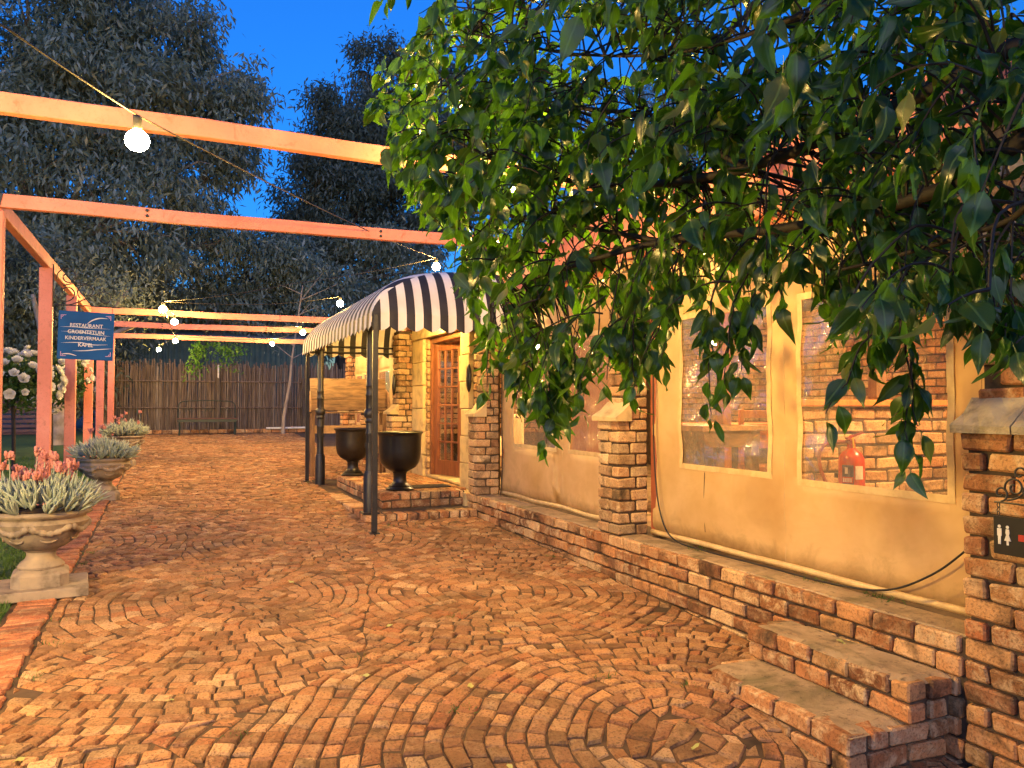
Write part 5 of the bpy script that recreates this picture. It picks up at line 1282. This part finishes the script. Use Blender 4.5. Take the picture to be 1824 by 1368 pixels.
# leaning sapling with a bare pale stem
sp = thing('sapling', 'thin leaning pale-barked sapling in front of the fence', 'tree', (2.68, 21.6, float(g(21.6))))
mb = MB(); mb.tube(spline([(0, 0, -.05), (.03, 0, .5), (.16, 0, 1.3), (.22, 0, 2.0), (.35, .05, 2.9), (.5, .1, 4.0)], 6), list(np.linspace(.055, .015, 31)), 7); mb.build('trunk', M['palebark'], sp, smooth=True)
mb = MB(); rs = np.random.default_rng(2); ends = []
for k in range(14):
    z = rs.uniform(1.9, 3.9); e = np.array([.3 + rs.normal(0, .6), rs.normal(0, .5), z + rs.uniform(0, .7)]); mb.tube([(.22 + (z - 2) * .14, 0, z - .1), e], [.014, .004], 4); ends.append(e)
mb.build('twigs', M['palebark'], sp)['kind'] = 'stuff'
n = 700; pos = np.array(ends)[rs.integers(0, 14, n)] + rs.normal(0, .18, (n, 3)) + np.array(sp.location)
scatter_leaves('crown', pos, rs.normal(size=(n, 3)) + (0, 0, -.7), rs.uniform(.07, .12, n), GUM_V, GUM_F, M['gumleaf'], sp, rs)['kind'] = 'stuff'
# bright sprig over the fence
sgp = thing('leafy_sprig', 'bright green leafy branch lit by the bulbs above the fence', 'branch', (.7, 20.6, 2.9))
mb = MB(); rs = np.random.default_rng(12); tips = []
for k in range(16):
    e = np.array([rs.uniform(-.45, 1.0), rs.normal(0, .25), rs.uniform(-.75, .15)]); mb.tube(spline([(.1, .5, .9), (.1 + e[0] * .4, .2, .35), e], 4), .006, 4); tips += [e * s + np.array([0, 0, .3 * (1 - s)]) for s in np.linspace(.5, 1, 7)]
mb.build('twigs', M['twig'], sgp)['kind'] = 'stuff'; tips = np.array(tips); n = 600; pos = tips[rs.integers(0, len(tips), n)] + rs.normal(0, .07, (n, 3)) + np.array(sgp.location)
scatter_leaves('leaves', pos, rs.normal(size=(n, 3)) + (0, 0, -.8), rs.uniform(.06, .12, n), OVAL_V, OVAL_F, M['brightleaf'], sgp, rs)['kind'] = 'stuff'

# ------------------------------------------------------------------ white rose bushes
def rose_mesh():
    mb = MB(); rs = np.random.default_rng(4)
    for ring, (npet, til, L) in enumerate(((5, 1.15, .055), (5, .75, .05), (4, .35, .042))):
        for k in range(npet):
            a = 2 * math.pi * (k + .5 * ring) / npet; v = []
            for s in np.linspace(0, 1, 4):
                w = .55 * L * math.sin(math.pi * (.12 + .78 * s))
                for q in (-1, 0, 1): v.append((q * w, 0 if q else 0, 0) + ()); v[-1] = (q * w, L * s * math.sin(til), L * s * math.cos(til) + .006 * s * s * (1 if q == 0 else 2.2))
            f = [(3 * i + j, 3 * i + j + 1, 3 * i + j + 4, 3 * i + j + 3) for i in range(3) for j in range(2)]
            Rm = np.array(Matrix.Rotation(a, 3, 'Z')); mb.add(np.array(v) @ Rm.T, f)
    return mb.mesh('rose_flower', M['petal_white'], smooth=True)
RM = rose_mesh()
def rose_bush(label, x, y, zc, rx, rz, nf, seed, stem=True):
    rs = np.random.default_rng(seed); z0 = float(g(y)); t_ = thing('rose_bush', label, 'rose bush', (x, y, z0), group='white standard roses')
    mb = MB(); mb.tube(spline([(0, 0, -.03), (.02, 0, .5), (0, .02, zc - z0 - rz * .5)], 4), .022, 7)
    tips = []
    for k in range(22):
        d = rs.normal(size=3); d /= np.linalg.norm(d); e = np.array([d[0] * rx, d[1] * rx * .8, zc - z0 + d[2] * rz]); mb.tube(spline([(0, 0, zc - z0 - rz * .6), e * .5 + np.array([0, 0, (zc - z0) * .5]), e], 3), .006, 4); tips.append(e)
    mb.build('stems', M['twig'], t_)['kind'] = 'stuff'; n = 2000; d = rs.normal(size=(n, 3)); d /= np.linalg.norm(d, axis=1, keepdims=True)
    pos = d * np.array([rx, rx * .8, rz]) * rs.uniform(.35, 1.0, (n, 1)) + (x, y, zc)
    scatter_leaves('leaves', pos, rs.normal(size=(n, 3)) + (0, 0, -.2), rs.uniform(.05, .085, n), OVAL_V, OVAL_F, M['roseleaf'], t_, rs)['kind'] = 'stuff'
    for k in range(nf):
        d = rs.normal(size=3); d[1] = -abs(d[1]) * .9; d[2] = d[2] * .6 + .3; d /= np.linalg.norm(d); o = link(bpy.data.objects.new('rose_flower', RM)); o.parent = t_
        o.location = (d[0] * rx * 1.02, d[1] * rx * .85, zc - z0 + d[2] * rz * 1.02); s = rs.uniform(.8, 1.35); o.scale = (s, s, s); o.rotation_euler = Vector((d[0], d[1], d[2] + .3)).to_track_quat('Z', 'Y').to_euler()
rose_bush('big white rose bush at the left edge between the first two posts', -1.75, 10.9, 1.78, .50, .36, 64, 31)
rose_bush('white rose bush behind the second pergola post under the blue sign', -1.62, 13.0, 1.92, .50, .48, 46, 32)
rose_bush('small white rose bush behind the far pergola posts', -1.75, 15.9, 2.05, .5, .45, 22, 33)
rose_bush('yellowish rose sprig at the left edge beside the first post', -1.98, 9.6, 1.22, .30, .32, 8, 34)

# ------------------------------------------------------------------ lawn blades, weeds, fallen leaves
rs = np.random.default_rng(77); n = 42000
x = -.93 - rs.uniform(0, 1, n) ** 1.6 * 3.6; y = 3.2 + rs.uniform(0, 1, n) ** 1.5 * 13
pos = np.column_stack([x, y, g(y) - .012]); dirs = rs.normal(size=(n, 3)) * (.45, .45, .1) + (0, 0, 1)
BL_V = [(-.07, 0, 0), (.07, 0, 0), (.045, .6, .04), (0, 1, .14), (-.045, .6, .04)]; BL_F = [(0, 1, 2, 3, 4)]
tag(scatter_leaves('grass', pos, dirs, rs.uniform(.03, .065, n), BL_V, BL_F, M['grass'], None, rs, up=2.0), 'short green grass of the lawn left of the path', 'grass', kind='stuff')
tuft_spots = [(-.62, 5.35), (-.58, 4.9), (-.6, 4.4), (-.64, 6.9), (-.6, 7.3), (3.22, 4.35, ZL), (3.24, 3.3, ZL), (3.25, 2.9, ZL), (2.9, 5.9), (2.93, 6.6), (1.6, 4.6), (1.95, 3.4), (2.3, 3.2), (.9, 4.1), (.25, 3.4), (2.0, 7.7), (1.75, 11.3), (.2, 6.1), (2.55, 3.9), (1.2, 3.3)]
pos = []; 
for s in tuft_spots:
    zz = s[2] if len(s) > 2 else float(g(s[1])) - .01
    for k in range(60 if len(s) > 2 else 26): pos.append((s[0] + rs.normal(0, .03), s[1] + rs.normal(0, .06 if len(s) > 2 else .025), zz))
pos = np.array(pos); n = len(pos)
tag(scatter_leaves('weeds', pos, rs.normal(size=(n, 3)) * (.7, .7, .1) + (0, 0, .8), rs.uniform(.015, .04, n), BL_V, BL_F, M['grass'], None, rs, up=2.0), 'small weeds in the joints of the paving and on the ledge', 'weeds', kind='stuff')
LEAF_P = [(0.0, 0.0), (.10, .15), (.25, .245), (.40, .265), (.56, .225), (.72, .14), (.87, .055), (1.0, 0.0)]     # (along, half width)
def leaf_geo(fold=.22, curl=.25, wave=.03, ph=0):
    v = []; uv = []
    for k, (s, w) in enumerate(LEAF_P):
        zc = -curl * s * s + .03 * math.sin(6 * s + ph)
        for q in (-1, 0, 1):
            v.append((q * w, s, zc + abs(q) * (fold * w + wave * math.sin(9 * s + q * 2 + ph)))); uv.append((.5 + q * .5 * (w / .265 if w else 0) if q else .5, s))
    f = []
    for k in range(len(LEAF_P) - 1):
        for q in range(2): f.append((3 * k + q, 3 * k + q + 1, 3 * k + q + 4, 3 * k + q + 3))
    n = len(v); v += [(-.006, -.30, .09), (.006, -.30, .09), (.008, .02, .004), (-.008, .02, .004)]; uv += [(.5, 0)] * 4; f.append((n, n + 1, n + 2, n + 3))
    return np.array(v), f, np.array(uv)
LG = [leaf_geo(*a) for a in ((.25, .30, .03, 0), (.12, .15, .05, 1), (.35, .45, .03, 2), (.2, -.1, .05, 3), (.4, .25, .04, 4), (.1, .5, .06, 5))]
def leaf_mesh(k, mat, name='leaf'):
    v, f, uv = LG[k]; return fast_mesh(name, v, np.concatenate(f), [len(q) for q in f], mat, np.array([uv[i] for q in f for i in q]), smooth=True)
DL = [leaf_mesh(k, M['dryleaf'], 'fallen_leaf') for k in (1, 3)]
for k, (px, py, lb_) in enumerate(((310, 1250, 'pale fallen leaf on the paving at lower left'), (660, 1205, 'yellowish fallen leaf near the centre of the paving'), (905, 1365, 'fallen leaf at the bottom edge of the paving'), (1232, 1338, 'yellow fallen leaf beside the foreground steps'), (885, 1127, 'green fallen leaf in the middle of the paving'), (838, 1228, 'small fallen leaf right of the centre of the paving'), (700, 1115, 'small green fallen leaf on the paving above the centre'), (45, 1352, 'white fallen leaf near the lower left corner'), (1490, 1142, 'small fallen leaf on the upper foreground step'), (523, 1040, 'tiny pale fallen leaf on the paving beyond the centre'))):
    d = ray(px, py); zz = .19
    p = onZ(px, py, .19) if k != 8 else onZ(px, py, .374)
    if k != 8: 
        for _ in range(4): p = onZ(px, py, float(g(p[1])))
    o = link(bpy.data.objects.new('fallen_leaf', DL[k % 2])); o.location = p + np.array([0, 0, .008]); s = random.uniform(.04, .06); o.scale = (s, s, s); o.rotation_euler = (random.uniform(-.2, .2), random.uniform(-.2, .2), random.uniform(0, 6.28)); tag(o, lb_, 'leaf', 'fallen leaves on the paving')

# ================================================================== foreground tree: hanging branches over the path
random.seed(99); rs = np.random.default_rng(99)
TB = np.array([2.55, .55, 0.0]); TB[2] = float(g(.55))
ft = thing('overhanging_tree', 'leafy broad-leaved tree whose branches hang across the upper right', 'tree', TB)
TOP = TB + (0, 0, 2.15)
mb = MB(); mb.tube(spline([TB + (0, 0, -.1), TB + (.03, .02, .7), TB + (-.02, 0, 1.5), TOP], 5), list(np.linspace(.13, .085, 16)), 10); mb.build('trunk', M['bark'], ft, smooth=True, world=True)
limbs = [[(1950, 60, 1.75), (1640, 170, 1.95), (1330, 300, 2.4), (1080, 330, 2.9), (900, 290, 3.2), (740, 215, 3.5)],
         [(1980, -160, 1.6), (1560, -20, 1.95), (1230, 90, 2.6), (1010, 95, 3.0), (840, 60, 3.3)],
         [(1950, 220, 1.6), (1700, 330, 1.8), (1440, 400, 2.15), (1180, 430, 2.6), (1000, 480, 2.9), (880, 520, 3.05)],
         [(1980, 330, 1.45), (1780, 400, 1.6), (1600, 455, 1.85), (1500, 480, 1.95)],
         [(2000, 120, 1.2), (1800, 90, 1.3), (1560, 40, 1.35), (1380, 20, 1.4)],
         [(1330, 300, 2.4), (1150, 210, 2.75), (990, 190, 3.1), (830, 170, 3.35), (720, 150, 3.5)],
         [(1180, 430, 2.6), (1010, 400, 3.0), (860, 380, 3.25), (770, 380, 3.4)]]
limb_pts = []
for k, L in enumerate(limbs):
    P_ = [at(*q) for q in L]
    if k == 4: continue
    if k < 5: P_ = [TOP + (0, 0, -.05 * k)] + P_
    S = spline(P_, 6); limb_pts += S
    mb = MB(); mb.tube(S, list(np.linspace(.026 if k in (0, 2) else .009, .004, len(S))), 7); mb.build('limb', M['twig'], ft, smooth=True, world=True)
limb_pts = np.array(limb_pts)
bx_ = [650, 690, 720, 760, 800, 840, 880, 920, 960, 1000, 1030, 1060, 1100, 1140, 1180, 1210, 1250, 1300, 1340, 1380, 1420, 1460, 1500, 1550, 1600, 1650, 1690, 1730, 1770, 1824, 1900]
by_ = [190, 300, 330, 400, 450, 560, 650, 690, 770, 775, 730, 650, 650, 690, 650, 500, 560, 540, 560, 500, 480, 540, 590, 600, 600, 590, 520, 600, 640, 660, 660]
tx_ = [650, 680, 700, 740, 760, 790, 800, 2000]; ty_ = [170, 130, 105, 85, 40, 0, -60, -120]
dx_ = [650, 900, 1200, 1500, 1824, 1900]; dd_ = [3.5, 3.2, 2.65, 2.1, 1.65, 1.55]
gaps = [(1000, 70, 55, 45, .9), (1090, 95, 60, 50, .85), (1150, 185, 60, 35, .85), (1065, 205, 40, 50, .7), (1405, 300, 60, 60, .85), (1250, 290, 30, 25, .5), (1380, 395, 50, 30, .7), (1470, 440, 50, 30, .6), (1230, 470, 50, 35, .6), (1780, 235, 50, 35, .7), (1790, 330, 40, 60, .6), (1700, 200, 40, 30, .35), (1330, 505, 45, 35, .6), (1010, 330, 40, 20, .5), (980, 450, 40, 25, .5), (840, 330, 30, 15, .3), (1420, 480, 40, 40, .7), (790, 420, 25, 20, .5), (900, 560, 30, 40, .3)]
leaves = []              # (pos, dir, size)
twigs = MB()
def keep(p, soft=0):
    x, y = proj(p)
    if y > np.interp(x, bx_, by_) + soft: return False
    if y < np.interp(x, tx_, ty_) - 15 or x < 650: return False
    for gx, gy, ga, gb_, pr in gaps:
        if ((x - gx) / ga) ** 2 + ((y - gy) / gb_) ** 2 < 1 and rs.uniform() < pr: return False
    return True
def twig(p0, d0, L, force=False, droop=1.0, lsz=(.062, .105)):
    n = max(4, int(L / .026)); p = np.array(p0, float); d = np.array(d0, float); d /= np.linalg.norm(d); P_ = [p.copy()]; sd = 1; got = 0; last = 0
    for k in range(n):
        d = d + np.array([0, 0, -.13 * droop]) + rs.normal(0, .06, 3); d /= np.linalg.norm(d); p = p + d * (L / n); P_.append(p.copy())
        if k < 1: continue
        for rep in range(2 if k == n - 1 else 1):
            sidev = np.cross(d, (0, 0, 1)); sidev /= np.linalg.norm(sidev) + 1e-6; sd = -sd
            ld = d * rs.uniform(.15, .8) + sidev * sd * rs.uniform(.3, .95) + np.array([0, 0, -rs.uniform(.25, 1.1)]) + rs.normal(0, .2, 3)
            s = rs.uniform(*lsz) * np.interp(proj(p)[0], [1100, 1700], [1, .84]); ld = ld / np.linalg.norm(ld)
            lp = p + ld * s * .30
            if force or keep(lp + ld * s * .5): leaves.append((lp, ld, s)); got += 1; last = k
    if got: P_ = P_[:last + 2]; twigs.tube(P_, list(np.linspace(.0034, .0013, len(P_))), 4)
    return got
made = 0; tries = 0
while made < 760 and tries < 6000:
    tries += 1
    x = rs.uniform(650, 1900); y = rs.uniform(-130, 680)
    if y > np.interp(x, bx_, by_) - 10 or y < np.interp(x, tx_, ty_): continue
    if rs.uniform() > np.interp(x, [650, 900, 1100, 1500, 1900], [1, 1, .85, .5, .42]): continue
    d = np.interp(x, dx_, dd_) + rs.normal(0, .2) + (abs(rs.normal(0, .45)) if x > 1000 and rs.uniform() < .5 else 0); d = max(d, 1.2); p = at(x, y, d)
    j = np.argmin(((limb_pts - p) ** 2).sum(1)); q = limb_pts[j]; v = p - q; Lq = np.linalg.norm(v)
    v = v / (Lq + 1e-6) * .6 + np.array([-.35, .1, .05]) + rs.normal(0, .35, 3)
    if twig(p, v, rs.uniform(.16, .34), droop=rs.uniform(.6, 1.5)):
        made += 1
        if rs.uniform() < .55: twigs.tube(spline([q, (p + q) / 2 + np.array([0, 0, .05]) + rs.normal(0, .02, 3), p], 4), list(np.linspace(.004, .0025, 9)), 4)
# deeper twigs hanging close to the blind, behind the main mass
for k in range(75):
    x = rs.uniform(1130, 1690); y = rs.uniform(230, np.interp(x, [1130, 1250, 1400, 1690], [520, 470, 440, 500])); p = onX(x, y, rs.uniform(2.25, 2.85))
    q = limb_pts[np.argmin(((limb_pts - p) ** 2).sum(1))]
    if twig(p, rs.normal(0, .5, 3) + (0, 0, -.3), rs.uniform(.18, .32), droop=1.2) and k % 2 == 0: twigs.tube(spline([q, (p + q) / 2 + (0, 0, .06), p], 4), list(np.linspace(.006, .003, 9)), 4)
# hanging sprays along the lower edge
sprays = [(980, 640, 2.95, 975, 790), (930, 640, 3.0, 920, 720), (1020, 620, 2.9, 1035, 735), (870, 560, 3.05, 868, 690), (1130, 560, 2.6, 1128, 700), (1090, 560, 2.65, 1080, 680), (1270, 520, 2.25, 1262, 735), (1310, 530, 2.2, 1290, 690), (1345, 520, 2.15, 1318, 660),
          (1590, 560, 1.85, 1475, 735), (1600, 560, 1.85, 1632, 760), (1625, 640, 1.85, 1612, 830), (1560, 520, 1.9, 1540, 640), (1500, 460, 1.95, 1490, 590), (1760, 520, 1.6, 1748, 600), (1800, 520, 1.55, 1812, 640), (1700, 440, 1.65, 1690, 560), (1215, 470, 2.4, 1180, 640), (1440, 440, 2.05, 1390, 540)]
for (x0, y0, d, x1, y1) in sprays:
    a, b_ = at(x0, y0, d), at(x1, y1, d); 
    q = limb_pts[np.argmin(((limb_pts - a) ** 2).sum(1))]; twigs.tube(spline([q, (q + a) / 2 + (0, 0, .02), a], 4), .0028, 5)
    n = max(7, int(np.linalg.norm(b_ - a) / .028)); P_ = []
    for k in range(n + 1):
        s = k / n; p = a + (b_ - a) * s + np.array([0, 0, .03 * math.sin(math.pi * s)]) + rs.normal(0, .004, 3); P_.append(p)
        if k > 0:
            for rep in range(2 if s < .75 else (1 if k < n else 2)):
                dd = (b_ - a) / np.linalg.norm(b_ - a); ang = rs.uniform(0, 6.28); sv = np.array([math.cos(ang), math.sin(ang), 0])
                ld = dd * .45 + sv * rs.uniform(.3, .8) + np.array([0, 0, -.55]); ld /= np.linalg.norm(ld); sz = rs.uniform(.064, .098) * (1 - .2 * s); leaves.append((p + ld * sz * .30, ld, sz))
    twigs.tube(P_, list(np.linspace(.0032, .0014, len(P_))), 5)
# the crown goes on above the frame
mb = MB(); up_l = spline([TOP, at(1950, -260, 1.75), at(1520, -320, 2.2), at(1180, -240, 2.8), at(980, -120, 3.1)], 6); mb.tube(up_l, list(np.linspace(.026, .005, len(up_l))), 7); mb.build('limb', M['twig'], ft, smooth=True, world=True)
for k in range(190):
    q = up_l[int(rs.integers(4, len(up_l)))]; p = q + rs.normal(0, 1, 3) * (.32, .32, .30) + (0, 0, .05)
    if proj(p)[1] > -70: continue
    twig(p, rs.normal(0, .5, 3) + (-.2, .1, .2), rs.uniform(.16, .30), force=True, droop=.7)
    if k % 2: twigs.tube(spline([q, (p + q) / 2 + (0, 0, .04), p], 3), .003, 4)
# a few big leaves close to the lens at the top
for (x, y, d, dx, dy, s) in ((1420, 90, 1.35, 0, 1, .09), (1395, 130, 1.4, -.2, 1, .09), (1250, 150, 1.5, -.5, 1, .10), (1030, 30, 1.8, -.35, 1, .12), (1080, 0, 1.8, .1, 1, .10), (1270, 80, 1.5, -1, -.05, .085), (1240, 130, 1.5, -1, .2, .08), (1580, 190, 1.45, .05, 1, .085), (1620, 160, 1.4, -.2, 1, .085), (1790, 600, 1.5, .1, 1, .085), (1750, 590, 1.5, -.2, 1, .085)):
    ld = _R * dx - _U * dy + _F * rs.normal(0, .25); ld /= np.linalg.norm(ld); leaves.append((at(x, y, d), ld, s))
o = twigs.build('twigs', M['twig'], ft, world=True); o['kind'] = 'stuff'
pos = np.array([l[0] for l in leaves]); dirs = np.array([l[1] for l in leaves]); size = np.array([l[2] for l in leaves])
depth = (pos - CAM) @ _F; order = np.argsort(depth / size)
inview = np.array([(-30 < proj(p)[0] < 1860) and (-30 < proj(p)[1] < 1390) for p in pos]); order = np.array([i for i in order if inview[i]] + [i for i in order if not inview[i]])
Rm = rot_to(dirs, .75, rs); Rm[:, :, 0] *= rs.uniform(.65, 1.15, (len(Rm), 1)); Rm[:, :, 2] *= rs.uniform(.5, 1.8, (len(Rm), 1))
LM = [leaf_mesh(k, M['leaf']) for k in range(6)]
for i in order[:290]:
    o = link(bpy.data.objects.new('leaf', LM[int(rs.integers(0, 6))])); o.parent = ft
    mw = np.eye(4); mw[:3, :3] = Rm[i] * size[i]; mw[:3, 3] = pos[i] - np.array(ft.location); o.matrix_basis = Matrix(mw.tolist())
rest_i = order[290:]; kinds = rs.integers(0, 6, len(rest_i))
V_, F_, T_, U_ = [], [], [], []; off = 0
for kk in range(6):
    idx = rest_i[kinds == kk]
    if not len(idx): continue
    v, f, uv = LG[kk]; W = np.einsum('nij,kj->nki', Rm[idx], v) * size[idx][:, None, None] + pos[idx][:, None, :]; fl = np.concatenate(f)
    V_.append(W.reshape(-1, 3)); F_.append((fl[None] + (np.arange(len(idx)) * len(v))[:, None] + off).ravel()); T_.append(np.tile([len(q) for q in f], len(idx))); U_.append(np.tile(uv[fl], (len(idx), 1))); off += len(idx) * len(v)
me = fast_mesh('leaf_mass', np.vstack(V_), np.concatenate(F_), np.concatenate(T_), M['leaf'], np.vstack(U_), smooth=True)
o = link(bpy.data.objects.new('leaf_mass', me)); o.parent = ft; o.location = -ft.location; o['kind'] = 'stuff'
print('LEAVES', len(leaves), 'PAVERS', N_PAVERS)
